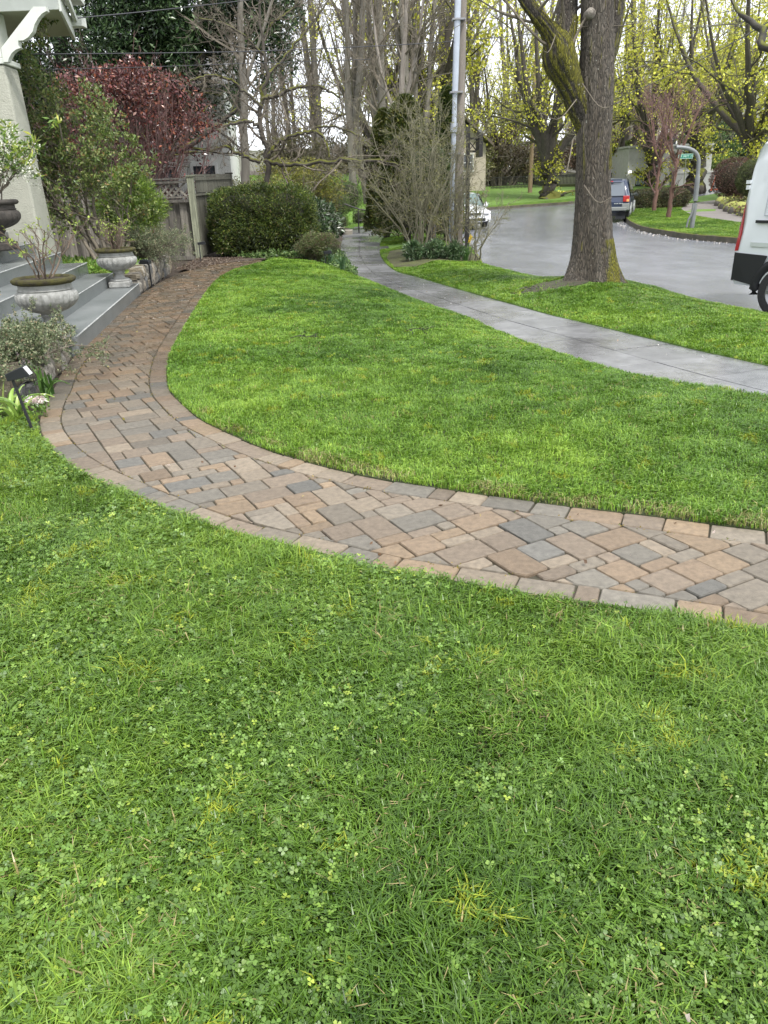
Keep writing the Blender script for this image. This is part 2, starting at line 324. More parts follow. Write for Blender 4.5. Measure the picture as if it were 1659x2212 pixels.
LEFT = np.vstack([[(-60, 5.32), (-4.5, 5.3), (-2.9, 5.45)], OUTd[OUTd[:, 1] >= 5.75], [(-2.1, 19.3), (-1.6, 19.5)], SWLd[SWLd[:, 1] > 17.2][::-1], [(0.5, 60), (-1, 120), (-60, 120)]])
region('garden_bed', LEFT, lambda x, y: z_left(x, y) - .01, .8, SOIL)
# bed between lawn tip and pavement (ivy, daffodils)
IV = [tuple(FARd[i, :2]) for i in range(4, 44, 4)]
# pavement slabs
def slabs():
    r = rg(11); mb = MB(); n = 60; PL = dens(SWL, .05); PR = dens(SWR, .05)
    dl = np.linspace(0, len(PL) - 1, n + 1); 
    C0 = dens([((a[0] + b[0]) / 2, (a[1] + b[1]) / 2) for a, b in zip(SWL, SWR)], .05); n = int(len(C0) * .05 / .78); ci = np.linspace(0, len(C0) - 1, n + 1).astype(int); tc = np.gradient(C0, axis=0); tc /= np.linalg.norm(tc, axis=1, keepdims=True)
    def hit(PP, k):
        d = PP - C0[k]; w_ = np.abs(d @ tc[k]) + .05 * np.linalg.norm(d, axis=1); return PP[np.argmin(w_)]
    L_ = np.array([hit(PL, k) for k in ci]); R_ = np.array([hit(PR, k) for k in ci]); L_ = L_ + (L_ - R_) * .12
    for i in range(n):
        for c in range(2):
            a0, a1 = (0, .5) if c == 0 else (.5, 1)
            q = [L_[i] * (1 - a0) + R_[i] * a0, L_[i] * (1 - a1) + R_[i] * a1, L_[i + 1] * (1 - a1) + R_[i + 1] * a1, L_[i + 1] * (1 - a0) + R_[i + 1] * a0]
            q = np.array(q); m = q.mean(0); g = 1 - .009 / max(.3, np.linalg.norm(q[0] - m)); q1 = m + (q - m) * g; q2 = m + (q - m) * (g - .004)
            z = -.3 + float(terr(0, m[1])) + .0012 * r.normal(); tl = 0 * r.normal(size=4)
            v = np.vstack([np.c_[q1, np.full(4, z - .06)], np.c_[q1, z - .0015 + tl], np.c_[q2, z + tl]])
            f = [[8, 9, 10, 11]] + [[a, (a + 1) % 4, (a + 1) % 4 + 4, a + 4] for a in range(4)] + [[a + 4, (a + 1) % 4 + 4, (a + 1) % 4 + 8, a + 8] for a in range(4)]
            k = .165 * (1 + .07 * r.normal()); mb.add(v, f, (k, k, k * 1.02))
    return mb
CONC = mat('wet concrete', tint=True, nstr=.6, nscale=5, rough=.34, rough2=.07, bump=.12, bscale=120)
slabs().build('sidewalk', CONC, kind='structure')
MB().add(np.vstack([np.c_[SWLd + (-.1, 0), -.345 + terr(0, SWLd[:, 1])], np.c_[dens(SWR, .25)[np.linspace(0, len(SWRd) - 1, len(SWLd)).astype(int)], -.345 + terr(0, SWLd[:, 1])]]),
         [[i, i + 1, i + 1 + len(SWLd), i + len(SWLd)] for i in range(len(SWLd) - 1)]).build('pavement_bed', SOIL, kind='structure')
# strip between pavement and road
TREE = G(1278, 612, -.12); TREE = np.array([TREE[0], TREE[1] + .25, -.2])
STF = [(1.9, 46), (2.6, 40), (2.9, 33), (2.95, 27), (2.8, 22.5), (2.6, 19.6), (2.95, 17.5), (3.45, 15.9), (4.2, 15.35), (4.75, 14.4), (4.95, 13), (5.3, 11.4), (5.75, 10.1), (6.6, 8), (8.4, 4.5), (10, 1.5)]
STFd = dens(STF, .25)
def z_strip(x, y):
    p = np.c_[np.ravel(x), np.ravel(y)]; d1 = dist_pl(p, SWRd[::2]); d2 = dist_pl(p, STFd[::2]); t = np.minimum(d1, d2)
    dt = np.linalg.norm(p - TREE[:2], axis=1)
    return (-.29 + .10 * np.clip(t, 0, 1) + .13 * np.exp(-(dt / 1.0) ** 2) + terr(0, p[:, 1]) + .02 * (fbm(p[:, 0], p[:, 1], .7, 3) - .5)).reshape(np.shape(x))
STRIP = np.vstack([SWRd, STFd[::-1]])
region('lawn', STRIP, z_strip, .3, TURF, skirt=-.4)
a_ = np.linspace(0, 2 * np.pi, 25)[:-1]; DIRT = np.c_[TREE[0] - .72 + .66 * np.cos(a_), TREE[1] - .28 + .36 * np.sin(a_)] * 1.0
region('bare_soil', DIRT, lambda x, y: z_strip(x, y) + .008, .15, mat('root soil', (.09, .07, .05), .95, col2=(.05, .06, .03), nscale=8, bump=3, bscale=60), skirt=-.05)
BED = np.array([(.45, 19.1), (.3, 21.5), (.45, 23.6), (2.7, 24), (2.65, 21), (2.5, 19.7), (1.5, 19.3), (.9, 18.6)])
region('shrub_bed', dens(np.vstack([BED, BED[:1]]), .3)[:-1], lambda x, y: z_strip(x, y) + .02, .3, mat('mossy bed soil', (.05, .045, .025), .95, col2=(.09, .10, .03), nscale=2.5, bump=2.5, bscale=60), skirt=-.1)
# walk crossing the strip further back
MB().add([(.1, 24.6, -.26), (3.0, 25.0, -.26), (3.0, 26.0, -.26), (.1, 25.8, -.26), (.1, 24.6, -.5), (3.0, 25.0, -.5)], [[0, 1, 2, 3], [0, 4, 5, 1]], (.13, .13, .13)).build('path', CONC, kind='structure')
# corner lawn with kerb over the road
CK = np.array([G(x, y, -.45)[:2] for x, y in [(1357, 458), (1351, 466), (1352, 476), (1370, 489), (1400, 499), (1450, 508), (1500, 515), (1560, 520), (1600, 523)]])
CK = np.vstack([CK, [(12.6, 21.5), (14.5, 17), (17, 12), (20, 5)]]); CKd = dens(CK, .4)
KERB = mat('kerb', (.11, .095, .07), .8, col2=(.05, .05, .03), nscale=3, bump=1, moss=.25)
UPR = np.array([G(x, y, -.35)[:2] for x, y in [(1420, 437), (1484, 430), (1557, 417), (1640, 407)]])
CORN = np.vstack([CKd[::-1], UPR, [(75, 60), (75, 5)]])
region('lawn', CORN, lambda x, y: -.33 + terr(x, y) + .02 * fbm(x, y, 2, 4), 1.2, TURF, skirt=-.3)
def kerb(pl, w, h, flip=1, base=-.5):
    pl = np.array(pl); t = np.gradient(pl, axis=0); t /= np.linalg.norm(t, axis=1, keepdims=True); nrm = np.c_[-t[:, 1], t[:, 0]] * flip
    z = terr(0, pl[:, 1]) + base; n = len(pl)
    a = np.c_[pl - nrm * .02, z - .2]; b = np.c_[pl - nrm * .02, z + h - .02]; c = np.c_[pl, z + h]; d = np.c_[pl + nrm * w, z + h]; e = np.c_[pl + nrm * w, z - .2]
    V = np.vstack([a, b, c, d, e]); f = [[k * n + i, k * n + i + 1, (k + 1) * n + i + 1, (k + 1) * n + i] for k in range(4) for i in range(n - 1)]
    return MB().add(V, f)
kerb(CKd, .16, .19, 1).build('kerb', KERB, kind='structure')
kerb(STFd[STFd[:, 1] > 10.5] + (.05, 0), .05, .14, 1).build('kerb', KERB, kind='structure')
CWALK = np.array([G(x, y, -.33)[:2] for x, y in [(1471, 452), (1478, 445), (1487, 440), (1557, 431), (1680, 424), (1750, 440), (1700, 500), (1600, 481), (1540, 473), (1511, 468), (1485, 461)]])
region('path', CWALK, lambda x, y: -.318 + terr(x, y), 1.0, mat('walk concrete', (.16, .145, .135), .55, col2=(.2, .18, .17), nscale=1), skirt=-.05)
# ground beyond the upper road
FK = np.array([G(x, y, -.45)[:2] for x, y in [(960, 462), (1020, 455), (1074, 450), (1160, 444), (1241, 438), (1300, 428), (1358, 421), (1450, 413), (1557, 402), (1640, 396)]])
FARL = np.vstack([dens(FK, 1.0), [(95, 75), (95, 160), (-5, 160), (-1, 47), (1.2, 44)]])
region('lawn', FARL, lambda x, y: -.32 + terr(x, y) + .25 * np.clip((y - 46) / 10, 0, 1) * (x < 30), 2.2, TURF, skirt=-.4)
kerb(dens(FK, .8), .16, .16, 1).build('kerb', KERB, kind='structure')

# ---------------------------------------------------------------- brick path
def clip_half(poly, a, n):       # keep (p-a).n >= 0
    out = []; k = len(poly)
    for i in range(k):
        p, q = poly[i], poly[(i + 1) % k]; dp, dq = (p - a) @ n, (q - a) @ n
        if dp >= 0: out.append(p)
        if dp * dq < 0: out.append(p + (q - p) * dp / (dp - dq))
    return out
def offset_pl(pl, d):
    t = np.gradient(pl, axis=0); t /= np.linalg.norm(t, axis=1, keepdims=True); return pl + np.c_[-t[:, 1], t[:, 0]] * d
def brick_path():
    r = rg(21); mb = MB(); PAL = [(.195, .150, .115), (.17, .14, .118), (.165, .148, .132), (.142, .135, .128), (.118, .118, .12), (.205, .175, .148), (.215, .165, .122)]
    Wt = [3, 3, 3.4, 2.4, .8, 3, 1.2]
    def paver(poly, z=0.):
        poly = np.array(poly); m = poly.mean(0); n = len(poly)
        if n < 3: return
        ar = .5 * abs(np.dot(poly[:, 0], np.roll(poly[:, 1], -1)) - np.dot(poly[:, 1], np.roll(poly[:, 0], -1)))
        if ar < .0012: return
        # inset by a joint, cut corners a little
        def inset(pp, d):
            k = len(pp); o = []
            for i in range(k):
                a, b, c = pp[i - 1], pp[i], pp[(i + 1) % k]; e1 = (b - a) / (np.linalg.norm(b - a) + 1e-9); e2 = (c - b) / (np.linalg.norm(c - b) + 1e-9)
                n1 = np.array([-e1[1], e1[0]]); n2 = np.array([-e2[1], e2[0]]); s_ = n1 + n2; s_ /= max(.35, 1 + n1 @ n2); o.append(b + s_ * d)
            return np.array(o)
        sgn = np.sign(np.dot(poly[:, 0], np.roll(poly[:, 1], -1)) - np.dot(poly[:, 1], np.roll(poly[:, 0], -1)))
        if sgn < 0: poly = poly[::-1]
        # drop near-duplicate corners
        poly = np.array([poly[i] for i in range(n) if np.linalg.norm(poly[i] - poly[i - 1]) > .012]); 
        if len(poly) < 3: return
        cc = []
        for i in range(len(poly)):
            a, b, c = poly[i - 1], poly[i], poly[(i + 1) % len(poly)]
            k = .010; la = np.linalg.norm(a - b); lc = np.linalg.norm(c - b); k1 = min(k, la * .3) * (.5 + r.random()); k2 = min(k, lc * .3) * (.5 + r.random())
            cc += [b + (a - b) / la * k1, b + (c - b) / lc * k2]
        pp = inset(np.array(cc), .0028 + .002 * r.random()); q2 = inset(pp, .0032); n = len(pp)
        zz = z + .002 * r.normal(); tx, ty = .008 * r.normal(size=2); zt = lambda P_: zz + (P_ - m) @ np.array([tx, ty])
        wob = .0012 * r.normal(size=(n, 2)); pp = pp + wob
        v = np.vstack([np.c_[pp, np.full(n, -.05)], np.c_[pp, zt(pp) - .006], np.c_[q2, zt(q2)], [[*m, float(zt(m)) + .001]]])
        c = pal(r, 1, PAL, Wt, .10)[0] * np.array([1.04, .99, .85])
        s_ = [[i, (i + 1) % n, (i + 1) % n + n, i + n] for i in range(n)] + [[i + n, (i + 1) % n + n, (i + 1) % n + 2 * n, i + 2 * n] for i in range(n)]
        t_ = [[i + 2 * n, (i + 1) % n + 2 * n, 3 * n] for i in range(n)]
        mb.add(v, s_ + t_, c)
    # border courses
    for pl, sg in ((OUTd, -1), (INNd, 1)):
        pl = dens(pl, .02); W_ = .155; o = offset_pl(pl, sg * W_ * (1 if True else 1)); i = 0
        while i < len(pl) - 20:
            L_ = int(r.choice([5, 9, 12, 13]) + r.integers(0, 2)); j = min(i + L_ - 0, len(pl) - 1)
            paver([pl[i], pl[j], o[j], o[i]]); i = j
    O2 = offset_pl(dens(OUTd, .06), -.155); I2 = offset_pl(dens(INNd, .06), .155); 
    band = np.vstack([O2, I2[::-1]])
    ang = math.radians(-62); u = np.array([math.cos(ang), math.sin(ang)]); w = np.array([-u[1], u[0]]); org = np.array([0., 3.5]); cell = .084
    q = (band - org); U0, U1 = (q @ u).min(), (q @ u).max(); V0, V1 = (q @ w).min(), (q @ w).max()
    nu, nv = int((U1 - U0) / cell) + 2, int((V1 - V0) / cell) + 2; occ = np.zeros((nu, nv), bool)
    gi, gj = np.meshgrid(np.arange(nu), np.arange(nv), indexing='ij'); cc = org + np.outer((U0 + (gi.ravel() + .5) * cell), u) + np.outer((V0 + (gj.ravel() + .5) * cell), w)
    near = (inside(cc, band) | (dist_pl(cc, O2) < .2) | (dist_pl(cc, I2) < .2)).reshape(nu, nv); occ[~near] = True
    sh = [(3, 2), (2, 3), (2, 2), (2, 2), (2, 1), (1, 2), (2, 2), (3, 2), (2, 3), (1, 2)]
    tO = np.gradient(O2, axis=0); tI = np.gradient(I2, axis=0)
    for j in range(nv):
        for i in range(nu):
            if occ[i, j]: continue
            done = False
            for k in r.permutation(len(sh)):
                a, b = sh[k]
                if i + a <= nu and j + b <= nv and not occ[i:i + a, j:j + b].any():
                    # avoid leaving single gaps
                    if j > 0 and a == 1 and r.random() < .5: continue
                    done = True; break
            if not done: a, b = 1, 1
            occ[i:i + a, j:j + b] = True
            c0 = [(i, j), (i + a, j), (i + a, j + b), (i, j + b)]
            poly = [org + (U0 + x * cell) * u + (V0 + y * cell) * w for x, y in c0]; m = np.mean(poly, 0)
            for Q, T, sg in ((O2, tO, -1), (I2, tI, 1)):
                k = np.argmin(((Q - m) ** 2).sum(1)); t = T[k] / np.linalg.norm(T[k]); nn = np.array([-t[1], t[0]]) * sg
                if np.linalg.norm(Q[k] - m) < .5: poly = clip_half(poly, Q[k], nn) if len(poly) >= 3 else poly
                if len(poly) < 3: break
            if len(poly) >= 3 and inside([np.mean(poly, 0)], band)[0]: paver(poly)
    return mb
def paver_mat():
    m = mat('wet pavers', tint=True, nstr=.5, nscale=30, rough=.62, bump=.6, bscale=220)
    t = m.node_tree; N = t.nodes; L = t.links; b = N['Principled BSDF']
    g = N.new('ShaderNodeNewGeometry'); sp = N.new('ShaderNodeSeparateXYZ'); L.new(g.outputs['Position'], sp.inputs[0])
    mr = N.new('ShaderNodeMapRange'); mr.inputs[1].default_value = 4.6; mr.inputs[2].default_value = 8.; mr.inputs[3].default_value = 0; mr.inputs[4].default_value = 1; L.new(sp.outputs[1], mr.inputs[0])
    n = N.new('ShaderNodeTexNoise'); n.inputs['Scale'].default_value = 5; n.inputs['Detail'].default_value = 4; L.new(g.outputs['Position'], n.inputs['Vector'])
    mu = N.new('ShaderNodeMath'); mu.operation = 'MULTIPLY'; nr = N.new('ShaderNodeMapRange'); nr.inputs[1].default_value = .3; nr.inputs[2].default_value = .6; L.new(n.outputs['Fac'], nr.inputs[0])
    L.new(nr.outputs[0], mu.inputs[0]); L.new(mr.outputs[0], mu.inputs[1])
    rr = N.new('ShaderNodeMapRange'); rr.inputs[3].default_value = .62; rr.inputs[4].default_value = .10; L.new(mu.outputs[0], rr.inputs[0]); L.new(rr.outputs[0], b.inputs['Roughness'])
    # water darkens porous stone where it is wet
    src = b.inputs['Base Color'].links[0].from_socket; mx = N.new('ShaderNodeMix'); mx.data_type = 'RGBA'; mx.blend_type = 'MULTIPLY'; mx.inputs[7].default_value = (.60, .53, .44, 1)
    L.new(mr.outputs[0], mx.inputs[0]); L.new(src, mx.inputs[6]); L.new(mx.outputs[2], b.inputs['Base Color'])
    return m
brick_path().build('brick_path', paver_mat(), kind='structure')
k_ = np.linspace(0, len(INNd) - 1, len(OUTd)).astype(int)
MB().add(np.vstack([np.c_[OUTd, np.full(len(OUTd), -.012)], np.c_[INNd[k_], np.full(len(OUTd), -.012)]]), [[i, i + 1, i + 1 + len(OUTd), i + len(OUTd)] for i in range(len(OUTd) - 1)]).build('path_bed', mat('joint sand', (.06, .05, .036), .95, col2=(.035, .035, .018), nscale=9), kind='structure')
MB().add(np.array([(-4.2, 17, -.02 + .028), (-4.35, 20.3, .012), (-1.5, 19.7, -.03), (-2.1, 19.2, .01), (-3.0, 19.0, .012), (-3.6, 18.3, .012)]), [[0, 1, 5], [1, 4, 5], [1, 2, 4], [2, 3, 4]]).build('mulch_bed', MULCH, kind='structure')

# ---------------------------------------------------------------- grass
def in_view(p, mg=.25):
    q = p - CP[:2]; z = q[:, 1] * math.cos(PITCH) + CH * math.sin(PITCH); x = q[:, 0] / z; up = (-CH * math.cos(PITCH) + q[:, 1] * math.sin(PITCH)) / z
    return (np.abs(x) < .5 + mg) & (up > -.667 - mg)
def blades(mb, pts, zf, r, Lh, wd, br=(1, 1, 1)):
    n = len(pts); x, y = pts[:, 0], pts[:, 1]; z = zf(x, y)
    a1 = fbm(x, y, .28, 31); a2 = fbm(x, y, .11, 41); big = fbm(x, y, 1.1, 51); fld = fbm(x, y, .22, 61) * 12
    L = Lh * (.48 + .85 * a1 + .4 * (a2 - .5) + .25 * vn(x, y, .9, 35)) * (.6 + .8 * r.random(n))
    az = fld + r.normal(size=n) * 1.35; lean = .25 + .75 * r.random(n) ** .8
    d = np.c_[np.cos(az), np.sin(az)]; s_ = np.c_[-d[:, 1], d[:, 0]]; w = (wd * (.6 + .8 * r.random(n)))[:, None]
    b = np.c_[x, y, z - .003]; h1 = L * .55; o1 = L * .28 * lean; h2 = L * (1 - .42 * lean); o2 = L * (.95 * lean)
    m = b + np.c_[d * o1[:, None], h1]; t = b + np.c_[d * o2[:, None], h2 * (.95 - .1 * r.random(n))]; S = np.c_[s_ * w / 2, np.zeros(n)]
    v = np.stack([b - S, b + S, m - S * .9, m + S * .9, t], 1).reshape(-1, 3); i = np.arange(n) * 5
    big2 = fbm(x, y, 2.7, 57); k = (.85 * big + .80 * big2 + .5 * a2 - .42 + .62 * (r.random(n) - .5)).clip(0, 1.3)[:, None]
    dk = np.array([.034, .084, .008]); md = np.array([.112, .212, .022]); lt = np.array([.275, .40, .055])
    c = np.where(k < .65, dk + (md - dk) * (k / .65), md + (lt - md) * ((k - .65) / .65)); c = c * (1 + .18 * r.normal(size=(n, 1))).clip(.5, 1.6) * np.array(br)
    dry = (r.random(n) < .006 + .05 * (fbm(x, y, .35, 77) > .66)); c[dry] = np.array([.36, .30, .13]) * (.6 + .6 * r.random((dry.sum(), 1)))
    yl = (fbm(x, y, .16, 87) > .74) & (r.random(n) < .6); c[yl] = np.array([.30, .36, .03]) * (.7 + .5 * r.random((yl.sum(), 1)))
    ed = dist_pl(pts, INNd[::3]) if len(pts) < 4e5 and zf is z_isl else np.full(n, 9.); de = (ed < .11) & (y < 6) & (r.random(n) < .05 + .45 * (fbm(x, y, .3, 91) > .58)); c[de] = np.array([.30, .29, .11]) * (.5 + .9 * r.random((de.sum(), 1)))
    C = np.repeat(c, 5, 0); off = mb.n
    mb.add(v, np.c_[i, i + 1, i + 3, i + 2], C); mb.f.append(np.c_[i + 2, i + 3, i + 4] + off)
def scatter(poly, dn, r, box=None):
    poly = np.asarray(poly)[:, :2]; x0, y0 = poly.min(0); x1, y1 = poly.max(0)
    if box: x0, x1, y0, y1 = max(x0, box[0]), min(x1, box[1]), max(y0, box[2]), min(y1, box[3])
    p = np.c_[r.uniform(x0, x1, int(dn * (x1 - x0) * (y1 - y0))), r.uniform(y0, y1, int(dn * (x1 - x0) * (y1 - y0)))]
    return p[inside(p, poly)]
def clover(mb, pts, zf, r, size):
    n = len(pts); x, y = pts[:, 0], pts[:, 1]; h = .002 + .034 * r.random(n) ** 1.3; c0 = np.c_[x, y, zf(x, y) + h]
    nx = r.normal(size=(n, 2)) * .42; nrm = np.c_[nx, np.ones(n)]; nrm /= np.linalg.norm(nrm, axis=1, keepdims=True)
    az = r.random(n) * 6.28; S = size * (.55 + .95 * r.random(n)); col = pal(r, n, [(.075, .145, .022), (.12, .215, .035), (.18, .285, .05), (.27, .35, .045)], [3, 4, 2, .7], .15)
    tilt = .1 + .3 * r.random(n)
    for k in range(3):
        a = az + k * 2.094; d = np.c_[np.cos(a), np.sin(a), np.zeros(n)]; d -= (d * nrm).sum(1, keepdims=True) * nrm; d /= np.linalg.norm(d, axis=1, keepdims=True)
        s_ = np.cross(nrm, d); up = nrm * tilt[:, None]
        def pt(u, w): return c0 + (d * u + s_ * w + up * (abs(u) * .35 + abs(w) * .3)) * S[:, None]
        v = np.stack([pt(.0, 0), pt(.45, .42), pt(.85, .48), pt(1.08, .27), pt(.97, 0), pt(1.08, -.27), pt(.85, -.48), pt(.45, -.42)], 1).reshape(-1, 3)
        mb.add(v, np.arange(8 * n).reshape(n, 8), np.repeat(col * (1 + .1 * r.normal(size=(n, 1))), 8, 0))
def lawn_grass():
    r = rg(101); mb = MB()
    p = scatter(FRONT, 30000, r, (-3.2, 2.6, .55, 5.6)); p = p[in_view(p, .06)]; p = p[dist_pl(p, OUTd[OUTd[:, 1] < 6.2][::2]) > .022]; p = p[r.random(len(p)) < np.clip(1.25 - .18 * p[:, 1], .5, 1)]
    blades(mb, p, z_front, r, .052, .0036)
    p = scatter(FRONT, 13000, r, (-4.5, 4.5, -.8, 5.6)); p = p[~in_view(p, .06)]; blades(mb, p, z_front, r, .05, .006)
    # long tufts
    p = scatter(FRONT, 900, r, (-3.2, 2.6, .55, 5.6)); p = p[(fbm(p[:, 0], p[:, 1], .25, 19) > .52) & (dist_pl(p, OUTd[OUTd[:, 1] < 6.2][::2]) > .1)]; blades(mb, p, z_front, r, .10, .004)
    mb.build('grass', GRASS, kind='stuff', label='thick green lawn grass in front of the brick path', category='grass')
    mb = MB(); r = rg(102)
    p = scatter(FRONT, 7400, r, (-3.4, 3.2, .4, 5.4)); f = .5 + 1.35 * (fbm(p[:, 0], p[:, 1], .55, 23) - .5) - .05 + .13 * (p[:, 0] < -.1) + .10 * (p[:, 1] < 1.7) - .06 * (p[:, 1] > 2.4) * (p[:, 0] > 0)
    p = p[(f > .50) | (r.random(len(p)) < .05)]
    clover(mb, p, lambda x, y: z_front(x, y) + .008, r, .0078)
    mb.build('clover', LEAF, kind='stuff', label='clover leaves growing through the front lawn', category='clover')
    mb = MB(); r = rg(103)
    p = scatter(ISL, 15000, r); dd = np.hypot(p[:, 0], p[:, 1]); p = p[r.random(len(p)) < np.clip(1.3 - dd / 11, .42, 1)]
    dd = np.hypot(p[:, 0], p[:, 1]); nr = dd < 7
    blades(mb, p[nr], z_isl, r, .042, .0048, (1.12, 1.16, 1.1)); blades(mb, p[~nr], z_isl, r, .036, .0075, (1.14, 1.18, 1.1))
    mb.build('grass', GRASS, kind='stuff', label='mown bright green grass on the lawn between brick path and pavement', category='grass')
    mb = MB(); r = rg(104)
    p = scatter(STRIP, 5200, r, (-1, 9, 5, 30)); p = p[~inside(p, BED)]; p = p[np.linalg.norm(p - TREE[:2], axis=1) > .5]; p = p[~((np.linalg.norm((p - TREE[:2] + [.75, .30]) * [1, 1.8], axis=1) < .65 * (.6 + .8 * vn(p[:, 0], p[:, 1], .12, 4))) & (r.random(len(p)) < .93))]
    p = p[~((p[:, 1] > 24.6) & (p[:, 1] < 26))]
    blades(mb, p, z_strip, r, .042, .010, (1.1, 1.12, 1.0))
    mb.build('grass', GRASS, kind='stuff', label='green grass on the verge around the big street tree', category='grass')
    mb = MB(); r = rg(105)
    p = scatter(CORN, 1500, r, (10, 21, 18, 46)); p = p[~inside(p, CWALK)]; blades(mb, p, lambda x, y: -.325 + terr(x, y) + .02 * fbm(x, y, 2, 4), r, .035, .016)
    mb.build('grass', GRASS, kind='stuff', label='mown grass on the corner lawn across the road', category='grass')
lawn_grass()

# ================================================================ THINGS
def bez(pts, k=12): return smooth_path(pts, k)
def limbs_mesh(mb, limbs, n=10, k=14, wob=.0, r=None):
    Ps, Rs = [], []
    for l in limbs:
        q = smooth_path(np.array(l, float), k); P, R = q[:, :3], np.maximum(q[:, 3], .002)
        if wob and r is not None: P = P + np.r_[np.zeros((1, 3)), r.normal(size=(k - 1, 3)) * wob * R[1:, None]]
        Ps.append(P); Rs.append(R)
    Ps, Rs = np.array(Ps), np.array(Rs); mb.tubes(Ps, Rs, n); return Ps, Rs
def tree(name, label, cat, loc, limbs, lv, tm, cm, leaf=None, seed=1, group=None, n=10, k=14, wob=.25, lmat=None, lname='foliage', tname='trunk', scale=1., rz=0., leaf_from=-1):
    r = rg(seed); root = thing(name, label, cat, loc, rz, group, scale)
    mb = MB(); P, R = limbs_mesh(mb, limbs, n, k, wob, r)
    tw = MB(); lev = []
    for i, g in enumerate(lv):
        g = dict(g); thick = g.pop('thick', False); ns = g.pop('sides', 3); c = g.pop('c', None)
        P, R = grow(P, R, r=r, **g); (mb if thick else tw).tubes(P, R, 6 if thick else ns); lev.append((P, R))
    mb.build(tname, tm, root, smooth=True)
    if tw.n: tw.build('crown', cm, root)
    if leaf:
        lf = MB(); L_ = dict(leaf); cnt = L_.pop('n'); spread = L_.pop('spread', .05); fr = L_.pop('frac', 1.); cl = L_.pop('cluster', 1)
        Q = lev[leaf_from][0]; Q = Q[r.random(len(Q)) < fr]; p = on_twigs(Q, cnt, r, spread, L_.pop('t0', .2))
        if cl > 1: cr_ = L_.pop('crad', .08); p = np.repeat(p, cl, 0) + r.normal(size=(len(p) * cl, 3)) * cr_
        else: L_.pop('crad', 0)
        leaves(lf, p, L_.pop('L'), r, L_.pop('cols'), **L_); lf.build(lname, lmat or LEAF, root)
    return root
def bush(name, label, cat, loc, rad, n, L, cols, seed=1, w=None, k=40, cr=.28, shell=.7, m=None, aspect=.5, stems=8, core=None, zc=None, group=None, flat=.2, stemc=None, twigs=0):
    r = rg(seed); root = thing(name, label, cat, loc, 0, group); zc = rad[2] if zc is None else zc
    p, o, ci = blob(r, n, (0, 0, zc), rad, k, cr, shell); keep = p[:, 2] > .01; p, o, ci = p[keep], o[keep], ci[keep]
    cb = (1 + .16 * r.normal(size=(k, 1))).clip(.6, 1.5); C = pal(r, len(p), cols, w, .15) * cb[ci]
    lf = leaves(MB(), p, L, r, C, aspect=aspect, out=o, flat=flat)
    lf.build('foliage', m or LEAF, root)
    st = MB(); a = r.random(stems) * 6.28; e = np.c_[np.cos(a) * rad[0] * .6, np.sin(a) * rad[1] * .6, zc + rad[2] * (.0 + .6 * r.random(stems))]
    b0 = np.c_[np.cos(a) * rad[0] * .12, np.sin(a) * rad[1] * .12, np.full(stems, -.03)]; md = (b0 + e) / 2 * np.array([.8, .8, 1])
    P = np.stack([b0, (b0 + md) / 2 * [1, 1, 1], md, (md + e) / 2, e], 1); R = np.linspace(1, .3, 5)[None] * max(.006, rad[0] * .02) * np.ones((stems, 1)); st.tubes(P, R, 5)
    P2, R2 = grow(P, R, 6, r, .25, 1, .6, .5, 40, 15, 5, .2, .03); st.tubes(P2, R2, 3)
    if twigs: P3, R3 = grow(P2, R2, twigs, r, .2, 1, .7, .6, 40, 15, 4, .2, .03); st.tubes(P3, R3, 3)
    st.build('stems', stemc or TWIG, root)
    return root

# ---------------------------------------------------------------- porch, steps
STUC = mat('stucco', (.44, .44, .37), .85, col2=(.36, .36, .30), nscale=3, bump=2.5, bscale=45)
PAINTW = mat('cream paint', (.60, .62, .57), .5, col2=(.54, .56, .51), nscale=4)
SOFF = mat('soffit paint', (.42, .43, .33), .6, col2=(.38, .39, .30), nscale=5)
STEPM = mat('grey painted concrete', (.165, .175, .172), .45, col2=(.12, .132, .13), nscale=2.2, rough2=.16, bump=.3, bscale=60)
SDIR = np.array([-.146, .989]); SN = np.array([-.989, -.146]); S0 = np.array([-3.19, 8.25])
def SF(u, v, z): q = S0 + SDIR * u + SN * v; return (q[0], q[1], z)
def sbox(mb, u0, u1, v0, v1, z0, z1, c=None, bev=.0):
    q = [SF(u, v, z) for z in (z0, z1) for (u, v) in ((u0, v0), (u1, v0), (u1, v1), (u0, v1))]
    return mb.add(q, [[0, 1, 2, 3], [4, 7, 6, 5], [0, 4, 5, 1], [1, 5, 6, 2], [2, 6, 7, 3], [3, 7, 4, 0]], c)
def bevel_obj(o, w=.012, seg=2):
    m = o.modifiers.new('bevel', 'BEVEL'); m.width = w; m.segments = seg; m.limit_method = 'ANGLE'; return o
st = thing('front_steps', 'wide grey painted concrete steps rising left from the brick path to the porch', 'steps', SF(0, 0, 0))
inv = -np.array(SF(0, 0, 0))
def loc_build(mb, name, m, root, off, **k):
    mb.v = [v + np.array(off) for v in mb.v]; return mb.build(name, m, root, **k)
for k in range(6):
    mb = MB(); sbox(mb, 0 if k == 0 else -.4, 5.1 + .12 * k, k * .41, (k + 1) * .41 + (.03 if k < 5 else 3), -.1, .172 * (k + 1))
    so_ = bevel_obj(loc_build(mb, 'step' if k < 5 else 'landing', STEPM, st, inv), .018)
    nb = MB(); z_ = .172 * (k + 1); r_n = rg(900 + k); us = np.linspace(0 if k == 0 else -.4, 5.1 + .12 * k, 60); P_ = np.array([SF(u, k * .41 + .004, z_ - .005) for u in us]); nb.tubes(P_, .006 + .004 * vn(us, us * 0, .25, k), 6); loc_build(nb, 'worn_edge', mat('worn step edge', (.40, .41, .39), .7, col2=(.24, .25, .24), nscale=14), so_, (0, 0, 0)); nb_ = so_.children[0]; nb_.location = inv
